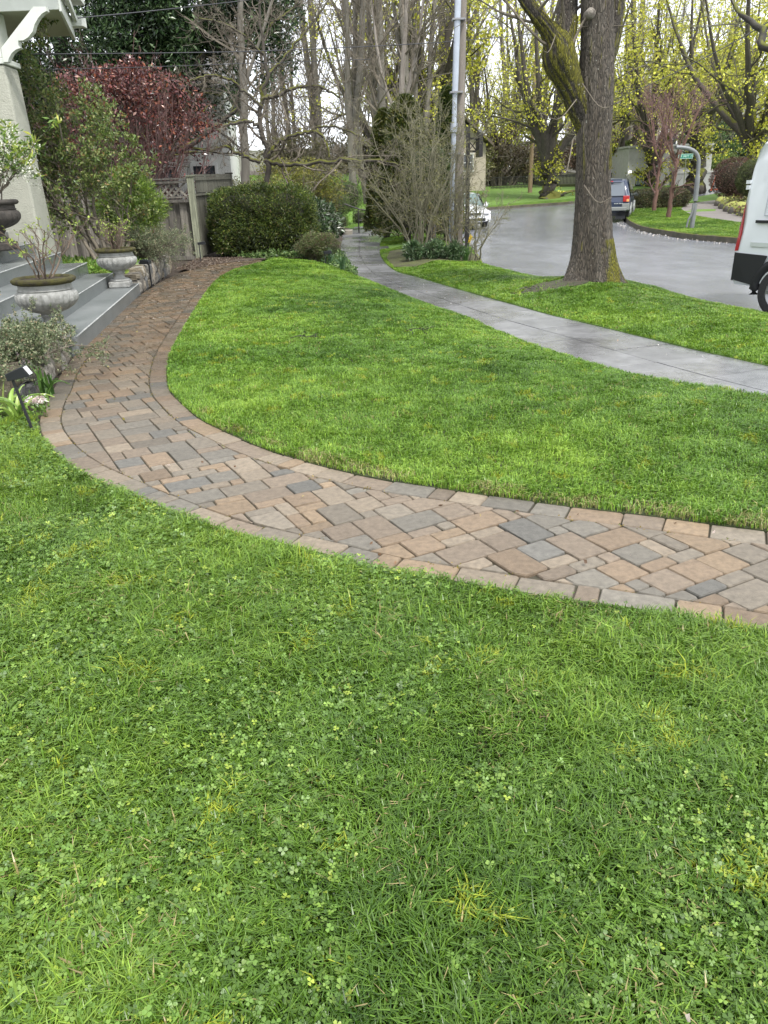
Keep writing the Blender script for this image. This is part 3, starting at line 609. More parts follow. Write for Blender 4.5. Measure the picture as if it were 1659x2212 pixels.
hs_ = thing('house', 'cream stucco porch column with deep eaves and curved bracket at the left edge', 'house', (-6.0, 14.0, 0))
ho = (6.0, -14.0, 0)
mb = MB()
q = [(-6.75, 13.72, -.1), (-5.58, 13.72, -.1), (-5.62, 14.45, -.1), (-6.8, 14.45, -.1), (-6.45, 13.80, 3.45), (-5.66, 13.80, 3.45), (-5.68, 14.35, 3.45), (-6.5, 14.35, 3.45)]
mb.add(q, [[0, 3, 2, 1], [4, 5, 6, 7], [0, 1, 5, 4], [1, 2, 6, 5], [2, 3, 7, 6], [3, 0, 4, 7]]); bevel_obj(loc_build(mb, 'column', STUC, hs_, ho), .03)
mb = MB(); mb.box(-6.5, -5.645, 13.78, 14.4, 3.46, 3.54).box(-6.35, -5.72, 13.9, 14.3, 3.56, 4.19); bevel_obj(loc_build(mb, 'column_cap', PAINTW, hs_, ho), .012)
c0 = np.array([-4.70, 13.9]); dv = np.array([-.26, .966]); c1 = c0 + dv * 2.45; lx = np.array([-1, .0])
def slab(mb, a, b, c, d, z0, z1, dz=0):
    V = [(p[0], p[1], z0) for p in (a, b, c, d)] + [(p[0], p[1], z1) for p in (a, b, c, d)]
    return mb.add(V, [[0, 3, 2, 1], [4, 5, 6, 7], [0, 1, 5, 4], [1, 2, 6, 5], [2, 3, 7, 6], [3, 0, 4, 7]])
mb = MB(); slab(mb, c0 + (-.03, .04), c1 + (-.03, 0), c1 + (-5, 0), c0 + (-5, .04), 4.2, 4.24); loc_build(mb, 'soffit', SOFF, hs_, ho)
mb = MB(); slab(mb, c0 + (.0, -.0), c0 + (0, .038), c0 + (-5, .038), c0 + (-5, 0), 4.17, 4.62); bevel_obj(loc_build(mb, 'fascia', PAINTW, hs_, ho), .006)
mb = MB(); slab(mb, c0 + (.04, -.02), c1 + (.04, 0), c1 + (-.02, 0), c0 + (.003, -.02), 4.14, 4.44); bevel_obj(loc_build(mb, 'eave_board', PAINTW, hs_, ho), .006)
mb = MB(); slab(mb, c0 + (.12, .1), c1 + (.22, -.3), c1 + (.16, -.3), c0 + (.06, .1), 4.36, 4.47); slab(mb, c0 + (.14, -.3), c1 + (.34, -.12), c1 + (-4, -.12), c0 + (-4, -.3), 4.64, 4.72)
loc_build(mb, 'roof_edge', PAINTW, hs_, ho)
mb = MB(); slab(mb, c1 + (.05, -.35), c1 + (.30, -.28), c1 + (.30, -.05), c1 + (.05, -.1), 4.30, 4.46); bevel_obj(loc_build(mb, 'gutter_end', PAINTW, hs_, ho), .01)
bp = [(570, 112), (780, 112), (797, 185), (720, 230), (650, 310), (590, 420), (560, 540), (480, 640), (400, 690), (310, 695), (315, 790), (352, 820), (270, 850), (200, 910), (150, 1000), (135, 1062), (60, 1062), (20, 820)]
bp = [A(x / 7.94, y / 7.94, 13.72) for x, y in bp]; n_ = len(bp); V = np.vstack([[(p[0], 13.72, p[2]) for p in bp], [(p[0] , 13.84, p[2]) for p in bp]])
mb = MB().add(V, [list(range(n_))[::-1], list(range(n_, 2 * n_))] + []); mb.add(V, [[i, (i + 1) % n_, (i + 1) % n_ + n_, i + n_] for i in range(n_)]); loc_build(mb, 'bracket', PAINTW, hs_, ho)
mb = MB().box(-14, -8.4, 3.0, 14.6, 0, 5.2); loc_build(mb, 'wall', STUC, hs_, ho)

# ---------------------------------------------------------------- urns
URNM = mat('weathered cast stone', (.40, .40, .38), .75, col2=(.21, .21, .195), nscale=9, bump=1.5, bscale=70)
URND = mat('dark cast stone', (.075, .065, .055), .75, col2=(.03, .026, .022), nscale=9, bump=1.5, bscale=70)
MOSS = mat('moss', (.10, .095, .018), .95, col2=(.055, .045, .025), nscale=16, bump=4, bscale=70)
def urn(label, loc, s, m, rim, group=None):
    t = thing('urn', label, 'urn', loc, 0, group)
    def lob(R, Z, T):
        zz = Z / s; w_ = np.clip((zz - .36) / .06, 0, 1) * np.clip((.62 - zz) / .04, 0, 1); return R * (1 + .055 * w_ * (np.abs(np.cos(T * 12)) - .5))
    prof = [(.10, .28), (.13, .30), (.12, .33), (.20, .355), (.30, .40), (.375, .47), (.395, .53), (.385, .585), (.345, .62), (.36, .632), (.34, .65), (.335, .72), (.30, .73), (.29, .60)]
    q = smooth_path(np.c_[np.array(prof), np.zeros(len(prof))], 60)[:, :2] * s
    MB().lathe(q, 144, rf=lob).build('bowl', m, t, smooth=True)
    a = np.linspace(0, 2 * np.pi, 9)[:-1] + .2; th = np.linspace(.0, 6.28, 12)
    def rimf(R, Z, T): return R + .035 * s * (fbm(np.cos(T) * 4 + Z * 9, np.sin(T) * 4, .9, 7) - .5) * (R > .3 * s)
    q = np.array([(.335, .70), (.36, .70), (.395, .715), (.41, .74), (.405, .765), (.375, .78), (.34, .775), (.32, .75), (.315, .70)]) * s
    MB().lathe(q, 64, rf=rimf).build('rim', rim, t, smooth=True)
    q = np.array([(.0, .13), (.19, .13), (.205, .15), (.19, .17), (.13, .19), (.105, .22), (.10, .26), (.115, .285), (.10, .29)]) * s
    MB().lathe(smooth_path(np.c_[q, np.zeros(len(q))], 30)[:, :2], 40).build('stem', m, t, smooth=True)
    b = MB().box(-.215 * s, .215 * s, -.215 * s, .215 * s, 0, .13 * s).build('plinth', m, t); bevel_obj(b, .03 * s, 3)
    MB().lathe(np.array([(.0, .765), (.15, .76), (.325, .748), (.325, .7)]) * s, 24).build('potting_soil', SOIL, t, smooth=True)
    return t
U1 = SF(-.06, .20, 0); U2 = SF(4.62, .22, 0)
u1 = urn('pale fluted stone urn with mossy rim beside the near end of the steps', (U1[0], U1[1], .172), .80, URNM, MOSS, 'fluted urns on the front steps'); u1.rotation_euler = (0, 0, .3); u1.scale = (.95, .95, 1.0)
urn('pale fluted stone urn on the far end of the bottom step, farther from the camera', (U2[0], U2[1], .172), .76, URNM, MOSS, 'fluted urns on the front steps').rotation_euler = (0, 0, .15)
DU = A(36, 450, 11.55) - np.array([.33, 0, 0])
urn('dark stained fluted urn on a dark plinth at the porch landing', (DU[0], DU[1], .862), .85, URND, URND)
def pot_shrub(label, loc, hgt, seed, nst=8, cols=((.30, .38, .06), (.22, .30, .05))):
    r = rg(seed); t = thing('potted_shrub', label, 'plant', loc, 0, 'bare shrubs growing in the pale urns')
    a = r.random(nst) * 6.28; L = hgt * (.6 + .5 * r.random(nst)); le = .25 + .6 * r.random(nst)
    P = np.stack([np.c_[np.cos(a) * .02, np.sin(a) * .02, np.zeros(nst) - .02] + np.c_[np.cos(a) * le, np.sin(a) * le, np.ones(nst)] * (L * u)[:, None] * np.array([1, 1, 1]) * (1 - .15 * u) for u in np.linspace(0, 1, 7)], 1)
    P[:, 1:] += r.normal(size=P[:, 1:].shape) * .012; R = np.linspace(.010, .004, 7)[None] * np.ones((nst, 1)); m1 = MB().tubes(P, R, 6)
    P2, R2 = grow(P, R, 4, r, .3, 1, .55, .8, 45, 15, 6, .16, .05, rmin=.0025); m1.tubes(P2, R2, 5)
    P3, R3 = grow(P2, R2, 2, r, .3, 1, .5, .8, 40, 15, 4, .15, .05, rmin=.002); m1.tubes(P3, R3, 4); m1.build('stems', mat('hydrangea stem', (.17, .125, .09), .8, col2=(.09, .065, .05), nscale=12), t)
    lf = MB(); p = np.concatenate([P2[:, -1], P3[:, -1], P3[:, 2][::3]]); p = np.repeat(p, 2, 0); leaves(lf, p, .032, r, list(cols), aspect=.5, flat=.9); lf.build('foliage', LEAF, t)
pot_shrub('bare branching shrub with opening buds in the near pale urn', (U1[0], U1[1], .172 + .56), .62, 41, 7)
pot_shrub('dense bare twiggy shrub in the far pale urn', (U2[0], U2[1], .172 + .53), .50, 42, 12)
# white-flowered shrub in the dark urn
def pieris():
    r = rg(50); t = thing('flowering_shrub', 'shrub with yellow green leaves and drooping white flower sprays in the dark urn', 'shrub', (DU[0], DU[1], 1.45))
    n = 20; a = r.random(n) * 6.28; le = .3 + .9 * r.random(n); L = .42 + .42 * r.random(n)
    P = np.stack([np.c_[np.cos(a) * le, np.sin(a) * le, np.ones(n)] * (L * u)[:, None] for u in np.linspace(0, 1, 6)], 1); P[:, 1:] += r.normal(size=P[:, 1:].shape) * .02
    R = np.linspace(.012, .004, 6)[None] * np.ones((n, 1)); m1 = MB().tubes(P, R, 5); P2, R2 = grow(P, R, 4, r, .35, 1, .5, .7, 40, 12, 5, .15, .06); m1.tubes(P2, R2, 4); m1.build('stems', TWIG, t)
    lf = MB(); e = np.repeat(P2[:, -1], 16, 0) + r.normal(size=(len(P2) * 16, 3)) * .035; leaves(lf, e, .10, r, [(.14, .22, .03), (.25, .33, .05), (.42, .42, .09), (.10, .17, .03)], [3, 3, 2, 2], aspect=.3, flat=.4)
    e = np.repeat(P2[:, 3], 10, 0) + r.normal(size=(len(P2) * 10, 3)) * .05; leaves(lf, e, .09, r, [(.07, .14, .03), (.13, .22, .04)], aspect=.3, flat=.1); lf.build('leaves', LEAF, t)
    fl = MB(); s = P2[r.random(len(P2)) < .75][:, 3:5].reshape(-1, 3); s = s[s[:, 2] < 1.0]; s = np.repeat(s, 5, 0) + r.normal(size=(len(s) * 5, 3)) * .05; d = r.normal(size=(len(s), 3)) * .4 + s * [.5, .5, 0]; d[:, 2] = -.6; d /= np.linalg.norm(d, axis=1, keepdims=True)
    for q in range(7):
        leaves(fl, s + d * (.018 * q) + r.normal(size=s.shape) * .006, .026, r, [(.80, .80, .70), (.70, .71, .58)], aspect=.8, droop=.6)
    fl.build('flowers', LEAF, t)
pieris()

# ---------------------------------------------------------------- dry-stone garden walls
STONE = mat('wall stone', tint=True, nstr=.6, nscale=10, rough=.8, bump=3, bscale=35)
def stone_wall(label, pts, h, seed, depth=.25):
    r = rg(seed); mb = MB(); pts = dens(pts, .02); i = 0; o = offset_pl(pts, 1); nrm = o - pts; base = pts[0]
    def rock(a, b, z0, z1, pr):
        v = []; k = 5
        us = np.linspace(0, 1, k); A_, B_ = np.r_[a, 0], np.r_[b, 0]; nn = np.r_[(nrm[min(i, len(nrm) - 1)]), 0]
        for dd in (depth, -.0 - pr):
            for w in us:
                for u in us:
                    p = A_ * (1 - u) + B_ * u + nn * dd; z = z0 + (z1 - z0) * w; e = max(abs(u - .5), abs(w - .5)) * 2
                    p = p + (nn * .035 * e ** 3 if dd < depth else 0); p[2] = z; v.append(p + r.normal(size=3) * .007)
        f = []
        for s_ in (0, k * k):
            for y in range(k - 1):
                for x in range(k - 1): q = s_ + y * k + x; f.append([q, q + 1, q + k + 1, q + k] if s_ else [q, q + k, q + k + 1, q + 1])
        ring = list(range(k)) + [k * y + k - 1 for y in range(1, k)] + [k * (k - 1) + x for x in range(k - 2, -1, -1)] + [k * y for y in range(k - 2, 0, -1)]
        for a_, b_ in zip(ring, ring[1:] + ring[:1]): f.append([a_, b_, b_ + k * k, a_ + k * k])
        c = pal(r, 1, [(.17, .155, .13), (.24, .21, .165), (.13, .13, .125), (.28, .26, .22), (.20, .17, .12)], jit=.12)[0]; mb.add(v, f, c)
    while i < len(pts) - 12:
        L_ = int(r.integers(6, 15)); j = min(i + L_, len(pts) - 1); g = .012
        a = pts[i] + (pts[j] - pts[i]) * g; b = pts[i] + (pts[j] - pts[i]) * (1 - g * 3)
        if r.random() < .35: rock(a, b, -.04, h * (1 + .12 * r.normal()), .02 * r.random())
        else:
            zc = h * r.uniform(.38, .65); rock(a, b, -.04, zc - .008, .02 * r.random()); mid = a + (b - a) * r.uniform(.35, .65)
            if r.random() < .5: rock(a, mid, zc + .004, h * (1 + .1 * r.normal()), .02 * r.random()); rock(mid + (b - a) * .04, b, zc + .004, h * (1 + .1 * r.normal()), .02 * r.random())
            else: rock(a, b, zc + .004, h * (1 + .1 * r.normal()), .02 * r.random())
        i = j
    o_ = mb.build('stone_wall', STONE); bevel_obj(o_, .006, 1); o_['label'] = label; o_['category'] = 'wall'; return o_
stone_wall('low rough stone retaining wall nearest the camera, under the grey green shrub', [(-3.8, 5.3), (-3.25, 5.5), (-2.98, 5.9), (-2.93, 6.45), (-3.0, 7.0), (-3.10, 7.6), (-3.19, 8.18)], .30, 61)
stone_wall('low rough stone retaining wall running from the far urn towards the fence', [(-3.97, 13.42), (-4.12, 15.0), (-4.26, 16.4), (-4.34, 17.3)], .34, 62)
MB().add([(-3.38, 8.2, .24), (-3.3, 7.6, .25), (-3.22, 6.9, .25), (-3.2, 6.4, .25), (-3.4, 5.7, .24), (-9, 5.4, .3), (-9, 8.2, .3)], [[0, 6, 5, 4, 3, 2, 1]]).build('garden_bed', SOIL, kind='structure')
MB().add([(-4.1, 13.4, .26), (-4.25, 15, .28), (-4.42, 17.2, .26), (-4.8, 17.9, .1), (-9, 18, .1), (-9, 13.4, .3)], [[0, 1, 2, 3, 4, 5]]).build('garden_bed', SOIL, kind='structure')

# ---------------------------------------------------------------- small garden shrubs
GG = [(.19, .225, .12), (.12, .16, .075), (.30, .31, .18), (.07, .10, .045), (.34, .26, .16)]
def fine_shrub(label, loc, rad, seed, n=22000, lean=(0, 0)):
    r = rg(seed); t = thing('small_leaved_shrub', label, 'shrub', loc)
    m = 60; a = r.random(m) * 6.28; le = r.random(m) ** .6
    e = np.c_[np.cos(a) * rad[0] * le, np.sin(a) * rad[1] * le, rad[2] * (.35 + .65 * np.sqrt(1 - le ** 2 * .8)) * (.8 + .3 * r.random(m))] + np.r_[lean, 0]
    P = np.stack([e * np.array([u, u, u ** .7 * 1.0]) for u in np.linspace(0, 1, 6)], 1); P[:, :, 2] -= .02; P[:, 1:] += r.normal(size=P[:, 1:].shape) * .03
    R = np.linspace(.008, .003, 6)[None] * np.ones((m, 1)); s_ = MB().tubes(P, R, 4); P2, R2 = grow(P, R, 9, r, .25, 1, .38, .7, 48, 12, 5, .12, .0, rmin=.0018); s_.tubes(P2, R2, 3); s_.build('stems', TWIG, t)
    P3, R3 = grow(P2, R2, 3, r, .2, 1, .5, .8, 45, 12, 4, .12, .0, rmin=.0015)
    q = np.concatenate([on_twigs(P2, max(1, int(n / 2 / len(P2))), r, .008, .1), on_twigs(P3, max(1, int(n / 2 / len(P3))), r, .007, .1)])
    lf = leaves(MB(), q, .021, r, GG, [3, 3, 2, 2.5, .7], aspect=.55, flat=.3); lf.build('foliage', LEAF, t)
fine_shrub('sprawling grey green small leaved shrub over the near stone wall', (-3.40, 6.75, .16), (.80, 1.15, .30), 71, 80000, lean=(.12, -.1))
fine_shrub('grey green small leaved shrub over the far stone wall before the fence', (-4.55, 15.6, .28), (.85, .9, .62), 72, 26000, lean=(.25, 0))
# tall green shrub behind the steps
G1 = [(.055, .10, .022), (.09, .145, .03), (.15, .20, .045), (.24, .27, .09), (.25, .17, .06)]
def tall_shrub():
    loc = (-5.3, 15.2, .2); r = rg(80)
    lim = [[(.35 + .1 * i * .3, -.5 + .1 * i, 0, .035), (dx * .4, dy * .4, 1.0, .026), (dx, dy, 2.0, .016), (dx * 1.1, dy, h, .006)] for i, (dx, dy, h) in enumerate([(-.95, 0, 2.5), (-.35, .3, 3.1), (-.1, -.2, 3.3), (.35, .2, 2.4), (-.6, -.3, 2.9), (.0, .4, 2.8), (-1.1, .3, 2.1)])]
    lim += [[(.5, -.2, 0, .03), (.7, -.1, .7, .02), (dx, -.1, 1.3, .012), (dx * 1.15, 0, h, .005)] for dx, h in ((.9, 1.9), (.6, 2.2), (-1.0, 1.7), (-.5, 2.1))]
    lv = [dict(n=10, t0=.3, lf=.34, rf=.55, ang=38, k=6, curl=.13, up=.08), dict(n=7, t0=.2, lf=.5, rf=.6, ang=42, k=5, curl=.15, up=.05), dict(n=2, t0=.3, lf=.6, rf=.6, ang=40, k=4, up=.03)]
    tree('tall_shrub', 'tall loose green leafy shrub behind the far urn, in front of the red shrub', 'shrub', loc, lim, lv, TWIG, TWIG, dict(n=13, L=.062, cols=G1, w=[2, 4, 4, 3, .8], spread=.03, aspect=.5), 81, tname='stems', lname='foliage', leaf_from=-1, wob=.8)
tall_shrub()
def feathery(name, label, loc, rad, seed, cols, n, w=None, L=.055):
    return bush(name, label, 'shrub', loc, rad, n, L, cols, seed, w=w, k=110, cr=.26, shell=.5, aspect=.14, flat=.5, twigs=3)
feathery('golden_conifer', 'bright yellow green feathery conifer beside the lattice fence', (-5.1, 17.4, .1), (.85, .8, 1.06), 83, [(.08, .15, .025), (.15, .24, .035), (.24, .33, .05)], 34000, L=.09)
bush('maple_shrub', 'small dark red twiggy shrub between the far urn and the fence', 'shrub', (-4.7, 16.7, .25), (.5, .45, .33), 1500, .035, [(.12, .03, .03), (.16, .05, .04)], 84, stems=10, stemc=TWIGR, twigs=4)
# red leaved hedge tree
def red_tree():
    r = rg(85); loc = (-6.1, 21.2, 0)
    lim = []
    for i in range(44):
        a = r.random() * 6.28; q = r.random() ** .5; X, Y = 2.35 * q * math.cos(a) * 1.0, 1.3 * q * math.sin(a); H = 4.35 * (1 - .22 * q * q) + .25 * r.normal() - .28 * max(0, X) 
        lim.append([(X * .12, Y * .12, 0, .035), (X * .35, Y * .35, H * .3, .026), (X * .8, Y * .8, H * .65, .015), (X * 1.0, Y * 1.0, H, .005)])
    lv = [dict(n=10, t0=.3, lf=.28, rf=.5, ang=30, k=6, curl=.13, up=.12), dict(n=6, t0=.2, lf=.5, rf=.6, ang=35, k=5, curl=.16, up=.08)]
    t = tree('red_leaved_shrub', 'big rounded shrub with dark red leaves behind the wooden fence', 'shrub', loc, lim, lv, TWIGR, TWIGR, None, 86, tname='stems', wob=.6)
    p, o, ci = blob(r, 17000, (0, 0, 2.95), (2.6, 1.6, 1.75), 150, .16, .55); kp = r.random(len(p)) < np.clip(.18 + (p[:, 2] - 2.4) * .42, .08, 1); kp &= p[:, 2] < 4.75 - .28 * np.maximum(0, p[:, 0]); p = p[kp]
    leaves(MB(), p, .10, r, [(.155, .050, .045), (.095, .036, .034), (.25, .085, .045), (.34, .20, .16), (.06, .028, .028)], [3, 4, 2, .8, 3], aspect=.5, flat=-.1, droop=.3).build('foliage', GLOSSLEAF, t)
red_tree()

# ---------------------------------------------------------------- wooden fence
WOOD = mat('weathered fence boards', tint=True, nstr=.85, nscale=4, rough=.8, bump=1.5, bscale=20, stretch=(6, 6, .5))
def fence():
    r = rg(90); t = thing('fence', 'weathered grey wooden fence with lattice top and mossy side panel', 'fence', (-4.36, 20.1, 0)); o = (4.36, -20.1, 0)
    gy = lambda: np.array([.17, .155, .13]) * (1 + .22 * r.normal()); gm = lambda: np.array([.115, .112, .085]) * (1 + .15 * r.normal())
    def post(x, y, h, c, w=.15):
        mb = MB().box(x - w / 2, x + w / 2, y - w / 2, y + w / 2, -.05, h, c).box(x - w * .65, x + w * .65, y - w * .65, y + w * .65, h, h + .04, c * .6)
        bevel_obj(loc_build(mb, 'post', WOOD, t, o), .008)
    post(-4.36, 20.1, 1.86, np.array([.26, .27, .19])); post(-7.0, 20.3, 1.83, gy()); post(-9.6, 20.5, 1.83, gy())
    post(-4.02, 23.6, 1.95, gm()); 
    mb = MB(); x = -9.5
    while x < -4.46:
        y = 20.13 + (-4.36 - x) * .076; w = .17; k = int((x + 10) / .14) % 2; c = gy() * (1.15 if k else .72)
        mb.box(x, x + w, y + (.0 if k else .035), y + (.022 if k else .057), .04, 1.33, c); x += .145
    loc_build(mb, 'boards', WOOD, t, o)
    mb = MB(); 
    for z, h, dy in ((1.34, .07, -.03), (1.42, .04, -.045), (1.76, .06, -.03), (1.83, .03, -.05), (.02, .08, -.02)):
        mb.beam((-9.6, 20.5 + dy, z), (-4.44, 20.1 + dy, z), .06, h, gy() * .8)
    loc_build(mb, 'rails', WOOD, t, o)
    mb = MB(); x = -9.6
    while x < -4.75:
        for s_, dy in ((1, 0), (-1, .014)):
            xa, xb = (x, x + .34) if s_ > 0 else (x + .34, x); mb.beam((xa, 20.1 + (-4.36 - xa) * .076 + dy, 1.44), (min(xb, -4.45), 20.1 + (-4.36 - xb) * .076 + dy, 1.74), .045, .012, gy() * 1.2, up=(0, 1, 0))
        x += .17
    loc_build(mb, 'lattice', WOOD, t, o)
    # side panel running back
    a = np.array([-4.30, 20.2]); b = np.array([-4.02, 23.55]); mb = MB(); u = 0.02
    while u < .985:
        p = a + (b - a) * u; q = a + (b - a) * (u + .0235); mb.add([(p[0] - .01, p[1], .05), (p[0] + .018, p[1], .05), (q[0] + .018, q[1], .05), (q[0] - .01, q[1], .05), (p[0] - .01, p[1], 1.5), (p[0] + .018, p[1], 1.5), (q[0] + .018, q[1], 1.5), (q[0] - .01, q[1], 1.5)],
               [[0, 3, 2, 1], [4, 5, 6, 7], [0, 1, 5, 4], [1, 2, 6, 5], [2, 3, 7, 6], [3, 0, 4, 7]], gm()); u += .029
    mb.beam((a[0] + .035, a[1], 1.46), (b[0] + .035, b[1], 1.5), .03, .05, gm() * 1.3); loc_build(mb, 'slats', WOOD, t, o)
    mb = MB(); u = 0.01
    while u < .97:
        p = a + (b - a) * u; q = a + (b - a) * (u + .09); mb.beam((p[0] + .03, p[1], 1.68), (q[0] + .03, q[1], 1.68), .018, .34, gm() * 1.05, up=(0, 0, 1)); u += .095
    mb.beam((a[0], a[1], 1.89), (b[0], b[1], 1.93), .12, .05, gm() * 1.2); mb.beam((a[0] + .045, a[1], 1.82), (b[0] + .045, b[1], 1.86), .03, .08, gm()); loc_build(mb, 'upper_panel', WOOD, t, o)
fence()

# ---------------------------------------------------------------- clipped hedge
def hedge(name, label, loc, rad, seed, n, L, cols, w=None, pw=3., core=(.018, .03, .008), aspect=.35, rz=0, group=None, brown=0, m=None, top=.15):
    r = rg(seed); t = thing(name, label, 'hedge', loc, rz, group)
    d = r.normal(size=(n, 3)); d /= (np.abs(d) ** pw).sum(1, keepdims=True) ** (1 / pw); nz = fbm(d[:, 0] * 4 + d[:, 2] * 3, d[:, 1] * 4 + d[:, 2], 1.0, seed) - .5
    f = (1 + .26 * nz - .12 * r.random(n) ** 2 + .05 * (r.random(n) > .93))[:, None]; p = d * f * np.array(rad) + np.array([0, 0, rad[2]]); p[:, 2] += top * rad[2] * (fbm(p[:, 0], p[:, 1], 1.2, seed + 3) - .5); k = p[:, 2] > .03; p, d = p[k], d[k]
    g = (fbm(p[:, 0] * 1.3, p[:, 2] + p[:, 1], .35, seed + 9) * 2.0 + .1).clip(.5, 1.5)[:, None]
    C = pal(r, len(p), cols, w, .18) * g; leaves(MB(), p, L, r, C, aspect=aspect, out=d * .6, flat=.3).build('foliage', m or LEAF, t)
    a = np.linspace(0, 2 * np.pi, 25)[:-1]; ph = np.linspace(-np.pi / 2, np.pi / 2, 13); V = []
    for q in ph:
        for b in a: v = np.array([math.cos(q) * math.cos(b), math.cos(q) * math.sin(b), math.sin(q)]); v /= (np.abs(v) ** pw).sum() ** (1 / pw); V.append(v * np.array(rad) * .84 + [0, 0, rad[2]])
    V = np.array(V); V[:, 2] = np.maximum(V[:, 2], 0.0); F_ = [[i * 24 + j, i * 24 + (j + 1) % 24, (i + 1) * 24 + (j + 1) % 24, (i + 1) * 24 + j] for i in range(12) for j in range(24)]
    MB().add(V, F_).build('inner_hull', mat('hedge interior', (.016, .02, .009), .95, col2=(.03, .025, .014), nscale=20), t)  # closed dark hull filling the hedge behind its leaves
    return t
HC = [(.05, .08, .014), (.085, .12, .02), (.14, .17, .03), (.025, .042, .012), (.15, .11, .05)]
hedge('clipped_hedge', 'large rounded clipped dark green hedge beside the wooden fence', (-2.80, 20.9, -.03), (1.28, 1.1, .80), 95, 60000, .068, HC, [4, 4, 2.4, 4, .6], aspect=.28, pw=4.2)
bush('mound_shrub', 'low olive mound shrub right of the large clipped hedge', 'shrub', (-1.35, 19.6, -.2), (.62, .6, .36), 14000, .05, [(.12, .16, .05), (.17, .20, .07), (.08, .11, .04), (.14, .09, .06)], 96, aspect=.25, k=60, zc=.42, stems=16)
bush('broad_leaved_shrub', 'shrub with large pale backed glossy leaves behind the olive mound', 'shrub', (-1.55, 22.6, -.1), (.85, .8, .68), 3600, .13, [(.05, .09, .04), (.09, .14, .06), (.24, .28, .20), (.40, .43, .36), (.13, .17, .07)], 97, [4, 4, 2, 1.4, 1], m=GLOSSLEAF, aspect=.45, k=45, zc=.8)
def ground_cover(name, label, poly, zf, dn, L, cols, seed, h=.10, m=None, aspect=.6):
    r = rg(seed); p = scatter(np.array(poly), dn, r); z = zf(p[:, 0], p[:, 1]) + h * r.random(len(p)) * (.3 + .9 * fbm(p[:, 0], p[:, 1], .5, seed)); 
    leaves(MB(), np.c_[p, z], L, r, cols, aspect=aspect, flat=.5).build(name, m or LEAF, kind='stuff', label=label, category='ground cover')
IVY = [(.04, .085, .02), (.07, .13, .03), (.12, .20, .05), (.20, .28, .10)]
ground_cover('ivy', 'dark ivy ground cover between lawn tip and pavement', [(-3.3, 19.7), (-2.2, 19.35), (-1.6, 20.0), (-.95, 18.2), (-.35, 16.6), (-.42, 17.6), (-.78, 21.3), (-1.1, 24), (-3, 24), (-3.6, 20.2)], z_left, 900, .07, IVY, 98, .22)
ground_cover('periwinkle', 'bright green leafy ground cover beneath the tall shrub', [(-4.2, 13.5), (-4.35, 15.6), (-6.6, 16.5), (-6.8, 13.8)], lambda x, y: .28 + 0 * x, 700, .085, [(.10, .20, .03), (.18, .30, .05), (.28, .38, .08)], 99, .16)
ground_cover('leaf_litter', 'brown fallen leaves on the mulch in front of the fence', [(-4.3, 17.2), (-4.4, 20), (-3.1, 19.9), (-3.5, 18.3), (-3.92, 17.0)], lambda x, y: .012 + 0 * x, 1100, .032, [(.10, .065, .045), (.16, .115, .08), (.07, .045, .032), (.26, .21, .16)], 100, .004)
# strappy leaved clumps
def clump(name, label, loc, n, L, w, cols, seed, group=None, cat='plant', flowers=None):
    r = rg(seed); t = thing(name, label, cat, loc, 0, group); a = r.random(n) * 6.28; k = 7; le = .2 + .9 * r.random(n); LL = L * (.6 + .5 * r.random(n))
    u = np.linspace(0, 1, k)[None]; hz = LL[:, None] * (u * (1 - .45 * le[:, None] * u ** 1.6)); ra = LL[:, None] * le[:, None] * u ** 1.5 * .75
    hz = hz - LL[:, None] * .35 * (le[:, None] - .4).clip(0) * u ** 4
    c = np.stack([np.cos(a)[:, None] * ra, np.sin(a)[:, None] * ra, hz], -1) + (np.c_[r.normal(size=(n, 2)) * .03, np.zeros(n)])[:, None]; s_ = np.stack([-np.sin(a), np.cos(a), 0 * a], -1)[:, None]
    ww = (w * np.array([.8, 1, 1, .95, .8, .5, .05]))[None, :, None]; lf = c - s_ * ww / 2; rt = c + s_ * ww / 2; md = c - np.array([0, 0, w * .25])
    v = np.stack([lf, md, rt], 2).reshape(-1, 3); f = []; b = np.arange(n)[:, None, None] * k * 3; i = np.arange(k - 1)[None, :, None] * 3; j = np.arange(2)[None, None, :]
    q = b + i + j; F_ = np.stack([q, q + 1, q + 4, q + 3], -1).reshape(-1, 4); C = np.repeat(pal(r, n, cols, jit=.12), k * 3, 0)
    MB().add(v, F_, C).build('leaves', LEAF, t)
    if flowers:
        fm, st_ = MB(), MB()
        for (base, tip, fc, fr_) in flowers:
            b_, e = np.array(base, float), np.array(tip, float); st_.tubes(smooth_path([b_, (b_ + e) / 2 + [0, 0, .02], e], 6), np.full(6, .006), 6); d = (e - b_) / np.linalg.norm(e - b_)
            q = np.repeat(e[None] + d * np.linspace(-.02, .14, 9)[:, None], 16, 0); o = r.normal(size=q.shape); o /= np.linalg.norm(o, axis=1, keepdims=True); leaves(fm, q + o * .012, .032, r, fc, aspect=.4, out=o * 1.5, flat=0)
        st_.build('stalk', mat('green stalk', (.10, .2, .03), .5), t); fm.build('flowers', LEAF, t)
    return t
DL = [(.16, .27, .05), (.24, .36, .07), (.33, .42, .12)]
wp = [(.82, .80, .76), (.80, .62, .62)]
clump('daylily', 'broad arching pale green leaves at the foot of the near stone wall', (-2.72, 5.62, 0), 15, .36, .035, DL, 110, 'leafy clumps at the near wall')
clump('hyacinth', 'hyacinth with a pink white flower fallen over the brick path edge', (-2.88, 5.86, 0), 12, .28, .03, DL, 111, flowers=[((0, 0, .08), (.21, -.10, .12), wp, 0)], cat='flower')
